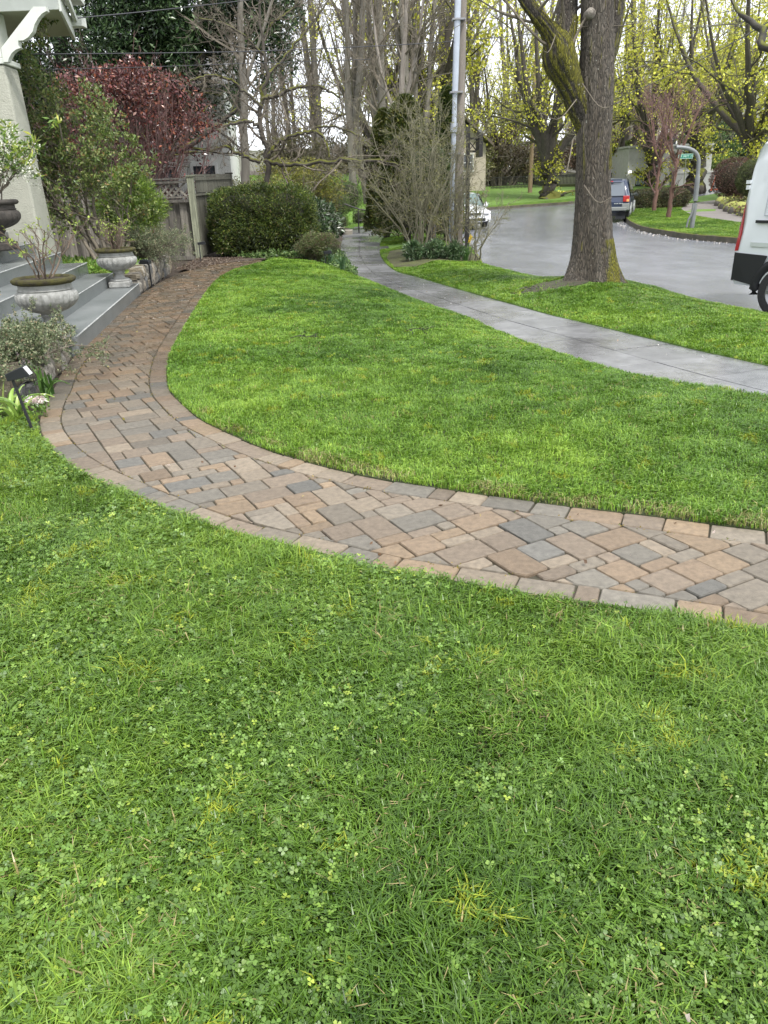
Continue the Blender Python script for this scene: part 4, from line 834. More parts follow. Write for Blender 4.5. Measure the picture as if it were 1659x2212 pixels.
clump('hyacinth', 'hyacinth with small upright white flowers close against the near stone wall', (-2.82, 6.42, 0), 14, .30, .022, [(.06, .13, .03), (.10, .2, .04)], 112, flowers=[((0, 0, .05), (-.12, .0, .30), wp, 0)], cat='flower')
for i, (x, y, lb) in enumerate([(-1.9, 20.0, 'dark green daffodil leaves at the left of the ivy bed'), (-1.05, 18.7, 'dark green daffodil leaves beside the ivy bed path light'), (-.72, 17.5, 'grey green daffodil leaves at the pavement end of the ivy bed')]):
    clump('daffodil', lb, (x, y, -.12), 34, .42, .02, [(.06, .13, .05), (.10, .18, .08)], 115 + i, 'daffodil clumps in the beds')
ground_cover('bed_weeds', 'small green weeds at the foot of the near stone wall', [(-2.9, 6.3), (-2.72, 6.3), (-2.5, 5.5), (-2.62, 5.35), (-3.3, 5.4)], lambda x, y: .0 + 0 * x, 1600, .035, [(.08, .16, .03), (.14, .24, .04)], 120, .07)

# ---------------------------------------------------------------- solar path lights
BLK = mat('black plastic', (.012, .013, .016), .4); PANEL = mat('solar panel', (.012, .02, .055), .12, coat=1); WHT = mat('white lens', (.65, .66, .66), .3)
def path_light(label, loc, h, rz, tilt=(0, 0)):
    t = thing('path_light', label, 'path light', loc, rz, 'black solar path lights'); t.rotation_euler = (tilt[0], tilt[1], rz)
    bevel_obj(MB().box(-.011, .011, -.011, .011, -.05, h).build('post', BLK, t), .002)
    b = MB().add([(-.03, -.055, h - .03), (.16, -.055, h - .03), (.16, .055, h - .03), (-.03, .055, h - .03), (-.03, -.06, h + .02), (.13, -.06, h + .045), (.13, .06, h + .045), (-.03, .06, h + .02)], [[0, 3, 2, 1], [4, 5, 6, 7], [0, 1, 5, 4], [1, 2, 6, 5], [2, 3, 7, 6], [3, 0, 4, 7]])
    bevel_obj(b.build('lamp_head', BLK, t), .003)
    MB().add([(-.022, -.052, h + .0245), (.105, -.052, h + .0445), (.105, .052, h + .0445), (-.022, .052, h + .0245)], [[0, 1, 2, 3]]).build('solar_panel', PANEL, t)
    MB().add([(.134, -.052, h + .040), (.1635, -.05, h - .020), (.1635, .05, h - .020), (.134, .052, h + .040)], [[0, 1, 2, 3]]).build('lens', WHT, t)
    return t
path_light('black solar path light standing in the lily leaves nearest the camera', (-2.45, 5.24, 0), .44, .15, (-.05, -.17)).scale = (.8, .8, .98)
path_light('black solar path light beside the far stone wall end', (-4.0, 14.25, 0), .42, 2.9)
path_light('black solar path light at the corner of the clipped hedge', (-4.1, 19.0, 0), .42, .3)
path_light('black solar path light half hidden in the ivy bed', (-1.15, 18.6, -.15), .30, .3)

# ================================================================ THE BIG STREET TREE
def px_limb(pts, Y, dy=0.):
    """photo-traced centre line at distance Y -> (x, y, z, r) in metres"""
    o = []
    for i, q in enumerate(pts):
        yy = Y + dy * i / max(1, len(pts) - 1); p = A(q[0], q[1], yy); o.append([p[0], p[1], p[2], q[2] * ((p - CP) @ fwd) / F])
    return o
def bark_mat():
    m = bpy.data.materials.new('ridged bark'); m.use_nodes = True; t = m.node_tree; N = t.nodes; L = t.links; b = N['Principled BSDF']; b.inputs['Roughness'].default_value = .85
    a = N.new('ShaderNodeAttribute'); a.attribute_name = 'tint'; tc = N.new('ShaderNodeTexCoord'); mp = N.new('ShaderNodeMapping'); mp.inputs['Scale'].default_value = (1, 1, .20); L.new(tc.outputs['Object'], mp.inputs[0])
    n0 = N.new('ShaderNodeTexNoise'); n0.inputs['Scale'].default_value = 9; n0.inputs['Detail'].default_value = 3; L.new(mp.outputs[0], n0.inputs['Vector'])
    ad = N.new('ShaderNodeMix'); ad.data_type = 'RGBA'; ad.inputs[0].default_value = .09; L.new(mp.outputs[0], ad.inputs[6]); L.new(n0.outputs['Color'], ad.inputs[7])
    v = N.new('ShaderNodeTexVoronoi'); v.feature = 'DISTANCE_TO_EDGE'; v.inputs['Scale'].default_value = 36; L.new(ad.outputs[2], v.inputs['Vector'])
    n = N.new('ShaderNodeTexNoise'); n.inputs['Scale'].default_value = 34; n.inputs['Detail'].default_value = 8; n.inputs['Roughness'].default_value = .75; L.new(mp.outputs[0], n.inputs['Vector'])
    mr = N.new('ShaderNodeMapRange'); mr.inputs[1].default_value = .0; mr.inputs[2].default_value = .22; mr.inputs[3].default_value = .30; mr.inputs[4].default_value = 1.15; L.new(v.outputs['Distance'], mr.inputs[0])
    m1 = N.new('ShaderNodeMath'); m1.operation = 'MULTIPLY'; m1.inputs[1].default_value = 1.0; L.new(mr.outputs[0], m1.inputs[0]); r2 = N.new('ShaderNodeMapRange'); r2.inputs[1].default_value = .3; r2.inputs[2].default_value = .75; r2.inputs[3].default_value = .35; r2.inputs[4].default_value = 1.9; L.new(n.outputs['Fac'], r2.inputs[0]); L.new(r2.outputs[0], m1.inputs[1])
    mx = N.new('ShaderNodeMix'); mx.data_type = 'RGBA'; mx.blend_type = 'MULTIPLY'; mx.inputs[0].default_value = 1; L.new(a.outputs['Color'], mx.inputs[6]); L.new(m1.outputs[0], mx.inputs[7]); L.new(mx.outputs[2], b.inputs['Base Color'])
    l3_ = N.new('ShaderNodeTexNoise'); l3_.inputs['Scale'].default_value = 26; l3_.inputs['Detail'].default_value = 2; L.new(tc.outputs['Object'], l3_.inputs['Vector']); lr = N.new('ShaderNodeMapRange'); lr.inputs[1].default_value = .70; lr.inputs[2].default_value = .74; L.new(l3_.outputs['Fac'], lr.inputs[0]); lm = N.new('ShaderNodeMix'); lm.data_type = 'RGBA'; lm.inputs[7].default_value = (.38, .37, .32, 1); L.new(lr.outputs[0], lm.inputs[0]); L.new(mx.outputs[2], lm.inputs[6]); L.new(lm.outputs[2], b.inputs['Base Color'])
    bu = N.new('ShaderNodeBump'); bu.inputs['Distance'].default_value = .025; bu.inputs['Strength'].default_value = .9; L.new(m1.outputs[0], bu.inputs['Height']); L.new(bu.outputs[0], b.inputs['Normal'])
    return m
BIGBARK = bark_mat()
def big_limb(mb, pts, K, n, r, flare=0., mossf=None, knob=(), dark=1.):
    q = smooth_path(np.array(pts), K); P = q[:, :3]; R = q[:, 3]; T = np.gradient(P, axis=0); T /= np.linalg.norm(T, axis=1, keepdims=True)
    X = np.cross(T, [[0, 1, 0]]); X /= np.linalg.norm(X, axis=1, keepdims=True); Y = np.cross(T, X); th = np.arange(n) * 2 * np.pi / n
    s_ = np.r_[0, np.cumsum(np.linalg.norm(np.diff(P, axis=0), axis=1))][:, None]
    TH = th[None] + 0 * s_; S = s_ + 0 * TH; cx = np.cos(TH) * 3.2; cy = np.sin(TH) * 3.2
    rid = np.abs(fbm(cx * 3 + vn(S, cx, .5, 3) * .6, cy * 3 + S * .7, .55, 5) - .5) * 2; lum = fbm(cx, cy + S * 1.4, 1.3, 8) - .5
    fl = flare * np.exp(-S / .36) * (1 + .55 * np.sin(TH * 3 + 1.2) + .35 * np.sin(TH * 5 + .4)); rr = R[:, None] * (1 + .16 * lum) + .018 * rid * np.clip(R[:, None] / .3, .3, 1) + fl * R[:, None]
    for (kt, ks, kr, kh) in knob: rr = rr + kh * np.exp(-(((np.angle(np.exp(1j * (TH - kt)))) * R[:, None]) ** 2 + (S - ks) ** 2) / kr ** 2)
    V = P[:, None] + rr[..., None] * (X[:, None] * np.cos(TH)[..., None] + Y[:, None] * np.sin(TH)[..., None])
    base = np.array([.088, .068, .05]); gry = np.array([.165, .145, .118]); c = dark * (base + (gry - base) * fbm(cx, cy + S, .9, 13)[..., None])
    if mossf is not None:
        mm = np.clip(mossf(TH, S, V) + (fbm(cx * 1.5, cy * 1.5 + S * 2, .7, 17) - .5) * 1.6, 0, 1); mm = np.clip((mm - .45) * 5, 0, 1)[..., None]
        ms = np.array([.17, .16, .012]) * (1 + .5 * (fbm(cx * 4, cy * 4 + S * 6, .5, 18)[..., None] - .5)); dk = np.array([.05, .05, .015]); c = c * (1 - mm) + ms * mm
        V = V + (mm * .022 * fbm(cx * 6, cy * 6 + S * 9, .6, 19)[..., None]) * (X[:, None] * np.cos(TH)[..., None] + Y[:, None] * np.sin(TH)[..., None])
    i, j = np.meshgrid(np.arange(K - 1), np.arange(n), indexing='ij'); j2 = (j + 1) % n
    mb.add(V.reshape(-1, 3), np.stack([i * n + j, i * n + j2, (i + 1) * n + j2, (i + 1) * n + j], -1).reshape(-1, 4), c.reshape(-1, 3))
    return P, R
def street_tree():
    r = rg(200); Y = TREE[1]; t = thing('street_tree', 'big maple street tree with mossy forked trunk on the grass verge', 'tree', (TREE[0], TREE[1], -.3)); off = -np.array([TREE[0], TREE[1], -.3])
    mb = MB(); nfac = lambda TH, V, x0: 0
    main = px_limb([(1281, 640, 41), (1281, 600, 40), (1281, 500, 38), (1282, 400, 36.5), (1283, 300, 36.5), (1286, 200, 37), (1290, 100, 34), (1290, 0, 33), (1288, -120, 34), (1290, -420, 30), (1300, -900, 16)], Y)
    ml = lambda TH, S, V: .10 + .62 * np.exp(-((V[..., 0] - TREE[0] - .34) / .16) ** 2) * ((S > 2.0) | (S < .95)) * (S < 4.3) - .25 * (S > .95) * (S < 1.9) 
    big_limb(mb, main, 260, 132, r, flare=.95, mossf=ml)
    l1 = px_limb([(1272, 300, 14), (1254, 245, 21), (1238, 200, 24), (1226, 168, 27), (1210, 128, 34), (1203, 95, 30), (1186, 66, 18), (1158, 32, 14), (1125, -15, 12), (1060, -120, 9), (960, -330, 5)], Y, -.5)
    mo = lambda TH, S, V: .60 - .25 * (S > 2.0) + 0 * S
    big_limb(mb, l1, 130, 72, r, mossf=mo, dark=.5)
    l2 = px_limb([(1210, 125, 24), (1220, 72, 24), (1225, 28, 22), (1226, -30, 20), (1215, -160, 14), (1200, -420, 7)], Y, .4)
    big_limb(mb, l2, 80, 56, r, mossf=lambda TH, S, V: .55 - .5 * (S > .6), dark=.7)
    l3 = px_limb([(1305, 140, 20), (1320, 80, 20), (1328, 20, 19), (1334, -60, 17), (1360, -260, 12), (1420, -520, 6)], Y, .3)
    big_limb(mb, l3, 70, 56, r, mossf=lambda TH, S, V: .40 + 0 * S, dark=.6)
    # pruned knot
    kn = A(1276, 28, Y - .22); o = mb.n
    mb.v = [v + off for v in mb.v]; mb.build('trunk', BIGBARK, t, smooth=True)
    kb = MB(); k0 = kn + off; kb.tubes([[k0[0], k0[1] + .12, k0[2] - .02], [k0[0], k0[1] - .0, k0[2]], [k0[0] - .005, k0[1] - .05, k0[2] + .0], [k0[0], k0[1] - .055, k0[2]]], [.085, .075, .055, .0], 20); kb.build('pruning_scar', mat('scar wood', (.30, .27, .23), .8, col2=(.10, .085, .07), nscale=14, bump=2, bscale=40), t, smooth=True)
    # small shoots and upper branches
    tw = MB(); Ps = [np.array(l)[:, :3] for l in (l1, l2, l3)]; Ps = np.array([smooth_path(q, 10) for q in Ps]) + off; Rs = np.ones((3, 10)) * .05
    P1, R1 = grow(Ps, Rs, 12, r, .35, 1, .5, .5, 50, 15, 8, .12, .05); tw.tubes(P1, R1, 5); P2, R2 = grow(P1, R1, 6, r, .2, 1, .5, .6, 45, 15, 6, .14, .02); tw.tubes(P2, R2, 3)
    sh = []
    for (x, y, dx, dy, ddy) in [(1262, 400, 60, 25, .3), (1300, 235, 45, -20, .2), (1245, 215, -75, 30, .1), (1330, 330, 40, -60, .3), (1205, 60, -40, 40, 0), (1258, 180, 80, 40, .3), (1335, 170, 60, -30, .4), (1238, 300, -30, 60, .2)]:
        a = A(x, y, Y - .30); m_ = A(x + dx * .5, y + dy * 1.0 + 12, Y - .75); b = A(x + dx, y + dy, Y - .9 + ddy); sh.append(smooth_path([a, m_, b], 8))
    tw.tubes(np.array(sh) + off, np.linspace(.010, .003, 8)[None] * np.ones((len(sh), 1)), 4); tw.build('crown', TWIG, t)
street_tree()

# ================================================================ UTILITY POLES, WIRES
def P3(x, y, Y): p = A(x, y, Y); return (p[0], p[1], p[2])
PW = mat('pole wood', (.24, .21, .18), .85, col2=(.16, .14, .12), nscale=5, bump=2, bscale=30, stretch=(3, 3, .2)); GALV = mat('galvanised pipe', (.42, .46, .52), .4, metal=.35, col2=(.34, .37, .42), nscale=3)
gp = A(1484, 760 / 1.507, 22.6) if False else None
base = A(1490 / 1.507, 760 / 1.507, 22.2); top = A(1503 / 1.507, 0, 22.2)
t = thing('utility_pole', 'tall grey brown wooden utility pole with silver conduit among the bare shrubs', 'utility pole', (base[0], 22.2, -.3)); bx = np.array([base[0], 22.2, -.3])
tp = top + (top - base) * .6
MB().tubes(smooth_path([np.array([base[0] - .01, 22.2, -.35]) - bx, top - bx, tp - bx], 24), np.linspace(.135, .115, 24), 20).build('pole', PW, t, smooth=True)
cb = A(1466 / 1.507, 760 / 1.507, 22.0); ct = A(1491 / 1.507, 0, 22.0); cm_ = cb + (ct - cb) * .62
MB().tubes(smooth_path([np.array([cb[0], 22, -.35]) - bx, cm_ - bx], 8), np.full(8, .062), 14).tubes(smooth_path([cm_ - bx, ct + (ct - cb) * .6 - bx], 8), np.full(8, .078), 14).tubes(smooth_path([cb + (ct - cb) * .46 - bx, cb + (ct - cb) * .5 - bx], 4), np.full(4, .088), 14).build('conduit', GALV, t, smooth=True)
for y in (62, 300, 500):
    a = A(1491 / 1.507 * 0 + (1466 + (1491 - 1466) * (1 - y / 760)) / 1.507, y / 1.507, 21.95) - bx; MB().box(a[0] - .12, a[0] + .2, a[1] - .06, a[1] + .2, a[2] - .02, a[2] + .02).build('clamp', mat('steel strap', (.25, .25, .26), .5, metal=.6), t)
b2 = A(1520 / 1.507, 830 / 1.507, 21.4); t2 = A(1524 / 1.507, 412 / 1.507, 21.4); BLKW = mat('black painted post', (.016, .014, .013), .5)
t = thing('sign_post', 'black post with a bracketed sign board seen edge on, right of the utility pole', 'sign post', (b2[0], 21.4, -.3)); o = np.array([b2[0], 21.4, -.3])
MB().beam(np.array([b2[0], 21.4, -.35]) - o, t2 - o, .10, .10).build('post', BLKW, t)
sa, sb_ = A(1560 / 1.507, 425 / 1.507, 21.4) - o, A(1553 / 1.507, 512 / 1.507, 21.4) - o
bd = MB(); bd.add([(sa[0] - .045, -.42, sb_[2]), (sa[0] + .045, -.42, sb_[2]), (sa[0] + .045, .3, sb_[2]), (sa[0] - .045, .3, sb_[2]), (sa[0] - .045, -.42, sa[2] - .06), (sa[0] + .045, -.42, sa[2] - .06), (sa[0] + .045, .3, sa[2] - .06), (sa[0] - .045, .3, sa[2] - .06), (sa[0] - .045, -.06, sa[2] + .02), (sa[0] + .045, -.06, sa[2] + .02)],
       [[0, 3, 2, 1], [0, 1, 5, 4], [1, 2, 6, 5], [2, 3, 7, 6], [3, 0, 4, 7], [4, 5, 9, 8], [6, 7, 8, 9], [5, 6, 9], [7, 4, 8]]); bd.build('board', BLKW, t)
mb = MB(); q1, q2 = A(1526 / 1.507, 452 / 1.507, 21.4) - o, A(1555 / 1.507, 452 / 1.507, 21.4) - o; q3, q4 = A(1524 / 1.507, 493 / 1.507, 21.4) - o, A(1553 / 1.507, 493 / 1.507, 21.4) - o
mb.beam(q1, q2, .06, .06).beam(q3, q4, .05, .05).beam(q1 - (0, 0, .05), q4, .025, .025).beam(q3, q2, .02, .02); mb.build('bracket', BLKW, t)
WIRE = mat('cable', (.03, .03, .035), .5)
def wire(label, pts, rad=.006):
    o = MB().tubes(smooth_path([P3(*p) for p in pts], 40), np.full(40, rad), 5).build('cable', WIRE, smooth=True); o['label'] = label; o['category'] = 'cable'; o['group'] = 'overhead cables'
wire('overhead cable running from the porch eave up to the right', [(168, 39, 14.5), (380, 18, 18), (640, -12, 22)], .009)
wire('upper overhead cable crossing in front of the dark tree to the utility pole', [(20, 118, 16), (500, 112, 19), (800, 100, 21), (994, 88, 22.1), (1200, 68, 25), (1500, 30, 32)], .010)
wire('lower overhead cable crossing just above the red leaved shrub', [(15, 151, 16), (250, 147, 17.5), (450, 140, 19), (800, 128, 22)], .007)
wire('cable sloping up to the right behind the street tree', [(1320, 218, 30), (1420, 175, 24), (1560, 105, 19), (1659, 48, 16), (1720, 10, 14)], .011)
wire('thin cable high behind the street tree at the right', [(1100, 48, 38), (1320, 72, 36), (1500, 40, 30), (1680, 0, 25)], .008)

# ================================================================ TREES AT THE LEFT AND CENTRE
def local(l, o): return [[q[0] - o[0], q[1] - o[1], q[2] - o[2], q[3]] for q in l]
# dark evergreen
def evergreen():
    r = rg(210); o = np.array([-9.5, 28., 0.]); t = thing('evergreen_tree', 'huge dark glossy evergreen tree filling the sky behind the red shrub', 'tree', o)
    lim = [[(0, 0, -.1, .35), (.1, 0, 2.5, .30), (-.2, .2, 6, .22), (0, 0, 10, .1)], [(0, 0, 2.0, .2), (2.2, -.4, 3.2, .13), (4.5, -.6, 5.5, .06)], [(0, 0, 2.5, .2), (-2.5, 0, 5, .12), (-4.5, .4, 8, .05)], [(.3, 0, 2.2, .16), (3, -.6, 2.6, .1), (5.6, -.8, 4.0, .05)]]
    mb = MB(); limbs_mesh(mb, lim, 12, 16, .2, r); mb.build('trunk', BARKD, t, smooth=True)
    cols = np.array([(.025, .05, .018), (.04, .075, .025), (.075, .12, .045), (.015, .03, .014), (.13, .18, .09)]); lf = MB()
    for (c, rad, n, k, sh) in [((-.8, 0, 6.6), (6.0, 3.4, 5.2), 66000, 260, .55), ((4.2, .3, 7.4), (3.0, 2.4, 4.2), 30000, 130, .4), ((-2.2, -1.4, 3.4), (3.6, 2.0, 3.0), 22000, 90, .5), ((6.3, .5, 7.6), (1.9, 1.6, 3.4), 7000, 70, .3), ((2.7, 0, 4.6), (2.2, 1.5, 2.0), 9000, 50, .4)]:
        p, oo, ci = blob(r, n, c, rad, k, .17, sh); kp = (p[:, 2] > 1.2) & (p[:, 2] < 13); p, oo, ci = p[kp], oo[kp], ci[kp]; cb = (1 + .3 * r.normal(size=(k, 1))).clip(.5, 1.8)
        C = pal(r, len(p), cols, [4, 4, 2, 4, .8], .15) * cb[ci]; leaves(lf, p, .17, r, C, aspect=.36, out=oo * .8, flat=.3)
    lf.build('foliage', GLOSSLEAF, t)
    br = MB(); P = np.array([smooth_path(np.array(l, float), 14)[:, :3] for l in lim[1:]]); R = np.ones((3, 14)) * .08; P1, R1 = grow(P, R, 12, r, .2, 1, .5, .6, 50, 15, 7, .15, .03); br.tubes(P1, R1, 5); P2, R2 = grow(P1, R1, 7, r, .2, 1, .5, .6, 45, 15, 5, .15, 0); br.tubes(P2, R2, 3); br.build('crown', BARKD, t)
evergreen()
# contorted mossy tree in the middle
def mossy_tree():
    Y = 23.4; b = A(571, 470, Y); o = np.array([b[0], Y, -.1])
    T_ = lambda pts, d=0.: local(px_limb(pts, Y, d), o)
    lim = [T_([(573, 480, 9), (574, 400, 9), (575, 330, 8.5), (562, 275, 7.5), (566, 215, 7), (575, 160, 6), (568, 100, 5), (560, 20, 4), (575, -60, 2)]),
           T_([(571, 350, 7), (600, 352, 7), (640, 357, 6), (700, 351, 6.2), (760, 345, 6), (818, 347, 5), (860, 356, 3.5), (905, 372, 2)], -1.2),
           T_([(574, 345, 6), (590, 320, 5.5), (625, 295, 5), (668, 283, 5), (700, 300, 4), (712, 340, 3)], -.4),
           T_([(668, 284, 4), (700, 272, 3.5), (745, 280, 3), (790, 300, 2)], -.6),
           T_([(563, 275, 6), (535, 262, 5), (500, 268, 5), (465, 272, 4), (430, 262, 3), (400, 235, 2)], -1.0),
           T_([(568, 215, 6), (600, 205, 6), (640, 190, 5), (690, 188, 4), (735, 210, 2.5)], .8),
           T_([(572, 165, 5), (610, 130, 4.5), (650, 80, 4), (690, 30, 3), (720, -20, 2)], .6),
           T_([(566, 230, 5), (530, 200, 4.5), (490, 170, 4), (440, 165, 3), (400, 180, 2)], -1.2),
           T_([(570, 120, 4), (530, 80, 3.5), (480, 50, 3), (430, 40, 2)], -.8),
           T_([(566, 90, 4), (590, 50, 3.5), (640, 10, 3), (660, -60, 2)], .3),
           T_([(560, 350, 6), (520, 335, 5), (490, 318, 4), (455, 325, 2)], -.5),
           T_([(760, 346, 4), (775, 360, 3), (800, 375, 2.5), (850, 392, 1.6)], -.5)]
    lim = [[[q[0], q[1], q[2], q[3] * .68] for q in l] for l in lim]
    lv = [dict(n=12, t0=.15, lf=.36, rf=.5, ang=55, angv=25, k=8, curl=.34, up=.08, thick=False, sides=5, rmin=.006), dict(n=7, t0=.15, lf=.5, rf=.6, ang=50, angv=20, k=7, curl=.36, up=.02, rmin=.004), dict(n=5, t0=.15, lf=.55, rf=.6, ang=45, angv=20, k=6, curl=.36, up=0, rmin=.003)]
    tree('mossy_tree', 'contorted bare tree with moss on its long horizontal limbs behind the clipped hedge', 'tree', o, lim, lv, BARKM, TWIG, None, 220, k=30, wob=.5)
mossy_tree()
r_ = rg(230)
o = A(528, 420, 27); o = np.array([o[0], 27, 0]); 
tree('bare_tree', 'straight grey bare trunk left of the contorted mossy tree', 'tree', o, [local(px_limb([(531, 430, 9), (528, 300, 9), (525, 180, 8), (520, 60, 7), (515, -100, 4)], 27), o), local(px_limb([(526, 200, 4), (550, 120, 3.5), (580, 30, 3), (600, -60, 2)], 27), o), local(px_limb([(524, 150, 4), (490, 80, 3), (460, 10, 2)], 27), o)],
     [dict(n=12, t0=.3, lf=.3, rf=.4, ang=45, k=6, curl=.15), dict(n=7, t0=.2, lf=.5, rf=.6, ang=45, k=5, curl=.15)], FARBARK, TWIG, None, 231)

# bare shrubs between pavement and road
OL = [(.15, .15, .05), (.22, .21, .07), (.11, .11, .05)]
def bare_shrub(name, label, loc, H, S, n, seed, lean=0, leafn=1, cols=OL, tw=TWIGG, rad=.02, lf=.3, L=.035, group=None):
    r = rg(seed); lim = []
    for i in range(n):
        a = r.random() * 6.28; q = r.random() ** .6 * S; h = H * (.7 + .35 * r.random()) * (1 - .25 * (q / S) ** 2)
        x, y = q * math.cos(a) + lean, q * math.sin(a); lim.append([(r.normal() * .08, r.normal() * .08, -.05, rad * (.7 + .6 * r.random())), (x * .3, y * .3, h * .33, rad * .7), (x * .75, y * .75, h * .7, rad * .45), (x, y, h, rad * .15)])
    return tree(name, label, 'shrub', loc, lim, [dict(n=9, t0=.2, lf=lf, rf=.6, ang=35, k=6, curl=.2, up=.04, sides=4, rmin=.004), dict(n=6, t0=.15, lf=.5, rf=.6, ang=40, k=5, curl=.22, up=.0, rmin=.0028), dict(n=2, t0=.2, lf=.6, rf=.7, ang=40, k=4, curl=.22, rmin=.0025)], tw, tw,
                dict(n=leafn, L=L, cols=cols, spread=.02, frac=.55) if leafn else None, seed, group=group, tname='stems', wob=1.0)
bare_shrub('bare_shrub', 'tall twiggy olive bare shrub left of the utility pole', (1.15, 20.6, -.25), 4.0, 1.55, 20, 240, lean=-.15, leafn=4)
bare_shrub('bare_shrub', 'second tall bare shrub directly in front of the utility pole', (1.95, 20.9, -.25), 3.0, .8, 8, 241, leafn=1)
bare_shrub('bare_shrub', 'thin open shrub with upright shoots at the road edge, right of the black post', (2.45, 19.9, -.25), 1.9, .75, 5, 242, lean=.15, leafn=0, lf=.3)
bare_shrub('bare_shrub', 'budding yellow green shrub around the foot of the utility pole', (2.3, 22.2, -.25), 1.5, .9, 7, 243, leafn=3, cols=[(.28, .26, .05), (.20, .22, .06), (.34, .25, .08)], L=.045)
for i, (x, y, lb) in enumerate([(1.5, 19.9, 'dark leafy perennial at the foot of the tall bare shrub'), (1.95, 19.75, 'green leafy perennial between the two bare shrubs'), (.95, 20.0, 'low leafy perennial at the pavement side of the shrub bed')]):
    bush('perennial', lb, 'plant', (x, y, -.25), (.32, .3, .25), 900, .11, [(.05, .10, .04), (.09, .15, .06), (.14, .20, .10)], 245 + i, aspect=.3, k=16, stems=5, group='leafy perennials in the shrub bed')
clump('daffodil', 'daffodil clump with a yellow flower below the black post', (2.2, 19.7, -.22), 40, .42, .02, [(.07, .16, .04), (.12, .22, .06)], 249, flowers=[((0, 0, .1), (.10, 0, .42), [(.8, .6, .03)], 0)], cat='flower')
bush('yew_shrub', 'dense blackish green yew beside the pavement behind the bare shrubs', 'shrub', (1.2, 30.5, -.3), (.62, .7, 1.15), 16000, .06, [(.014, .025, .01), (.025, .04, .014), (.008, .014, .008)], 251, k=80, shell=.8, cr=.2, aspect=.3, zc=1.05)
MB().tubes([(0, 0, 0), (0, 0, .5), (0, 0, 1.0)], [.16, .14, .12], 12).build('trunk', BARKD, bush('evergreen_bush', 'dark trunked evergreen bush behind the tall bare shrub', 'shrub', (1.75, 25.0, -.3), (.8, .8, .9), 9000, .09, [(.03, .05, .015), (.05, .08, .02)], 252, zc=2.0, k=60), smooth=True)
# arborvitae group
AV = [(.03, .055, .012), (.06, .09, .018), (.11, .13, .03), (.018, .03, .01)]
def arbor(label, px, topy, basey, Y, w, seed, cols=AV, n=26000):
    b = A(px, basey, Y); tt = A(px, topy, Y); H = tt[2] - (-.3); r = rg(seed); t = thing('arborvitae', label, 'tree', (b[0], Y, -.3 + float(terr(0, Y))), 0, 'arborvitae behind the bare shrubs')
    MB().tubes([(0, 0, 0), (0, 0, H * .5), (0, 0, H * .9)], [.12, .09, .03], 8).build('trunk', BARKD, t)
    u = r.random(n) ** .8; a = r.random(n) * 6.28; rad = w * np.sqrt(np.clip(1 - u, 0, 1)) ** .9 * (u > .03) * (.75 + .5 * fbm(a * 2.2, u * 9, 1.0, seed)) * (.72 + .28 * r.random(n)); p = np.c_[np.cos(a) * rad, np.sin(a) * rad, .15 + u * H]
    o_ = np.c_[np.cos(a), np.sin(a), np.full(n, .9)]; C = pal(r, n, cols, [4, 4, 2, 3], .2) * (.6 + .9 * fbm(a * 3, u * 14, 1., seed + 1))[:, None]; leaves(MB(), p, .13, r, C, aspect=.3, out=o_, flat=.3).build('crown', LEAF, t)
arbor('broad olive brown arborvitae left of the pole', 880, 222, 500, 27, 1.15, 260, [(.05, .07, .015), (.09, .11, .02), (.14, .13, .035), (.025, .04, .012)])
arbor('narrow dark green arborvitae just left of the pole', 966, 205, 500, 26.5, .55, 261)
arbor('short olive arborvitae beyond the broad one', 835, 250, 500, 30, .8, 263, [(.05, .07, .015), (.09, .11, .02), (.14, .13, .035), (.025, .04, .012)])

# shrubs, steps and lawn mound along the pavement further back
YG = [(.16, .18, .03), (.24, .25, .05), (.32, .30, .06), (.10, .10, .04)]
bush('spring_shrub', 'wide loose yellow green shrub beneath the long mossy limb', 'shrub', (-2.6, 28.5, .0), (1.9, 1.2, 1.15), 11000, .07, YG, 270, k=90, cr=.2, shell=.5, stems=22, zc=1.5, twigs=4, stemc=TWIGG)
bush('spring_shrub', 'loose olive shrub left of the yellow green one, above the hedge', 'shrub', (-4.2, 27.0, .0), (1.1, 1.0, .9), 3500, .07, [(.12, .13, .04), (.18, .18, .05), (.08, .08, .04)], 271, k=60, cr=.2, shell=.5, stems=16, zc=1.2, twigs=4, stemc=TWIG)
BX = [(.05, .09, .02), (.09, .14, .03), (.13, .19, .045)]
hedge('boxwood_ball', 'rounded clipped boxwood left of the handrail', (-1.75, 35.2, .25), (.75, .7, .55), 275, 9000, .05, BX, pw=2.2, group='clipped boxwoods by the garden steps')
hedge('boxwood_ball', 'taller rounded clipped boxwood behind the handrail', (-1.25, 37.2, .45), (.75, .7, .62), 276, 9000, .05, BX, pw=2.2, group='clipped boxwoods by the garden steps')
hedge('boxwood_block', 'small square clipped boxwood left of the garden steps', (-1.35, 33.2, .0), (.28, .3, .22), 277, 3000, .04, BX, pw=6, group='low square boxwoods beside the garden steps')
hedge('boxwood_block', 'small square clipped boxwood right of the garden steps', (-.62, 35.6, .0), (.26, .3, .25), 278, 3000, .04, BX, pw=6, group='low square boxwoods beside the garden steps')
st = thing('garden_steps', 'two pale stone steps with dark treads rising left from the far pavement', 'steps', (-.95, 33.8, -.25))
for k in range(3): bevel_obj(MB().box(-.45 - .35 * k, .05 - .35 * k, -.5, .6, -.1, .10 * (k + 1)).build('step', mat('pale stone', (.27, .25, .20), .7, col2=(.2, .18, .15), nscale=5), st), .01)
t = thing('handrail', 'black metal handrail with rounded end at the garden steps', 'handrail', (-.62, 33.4, -.25)); 
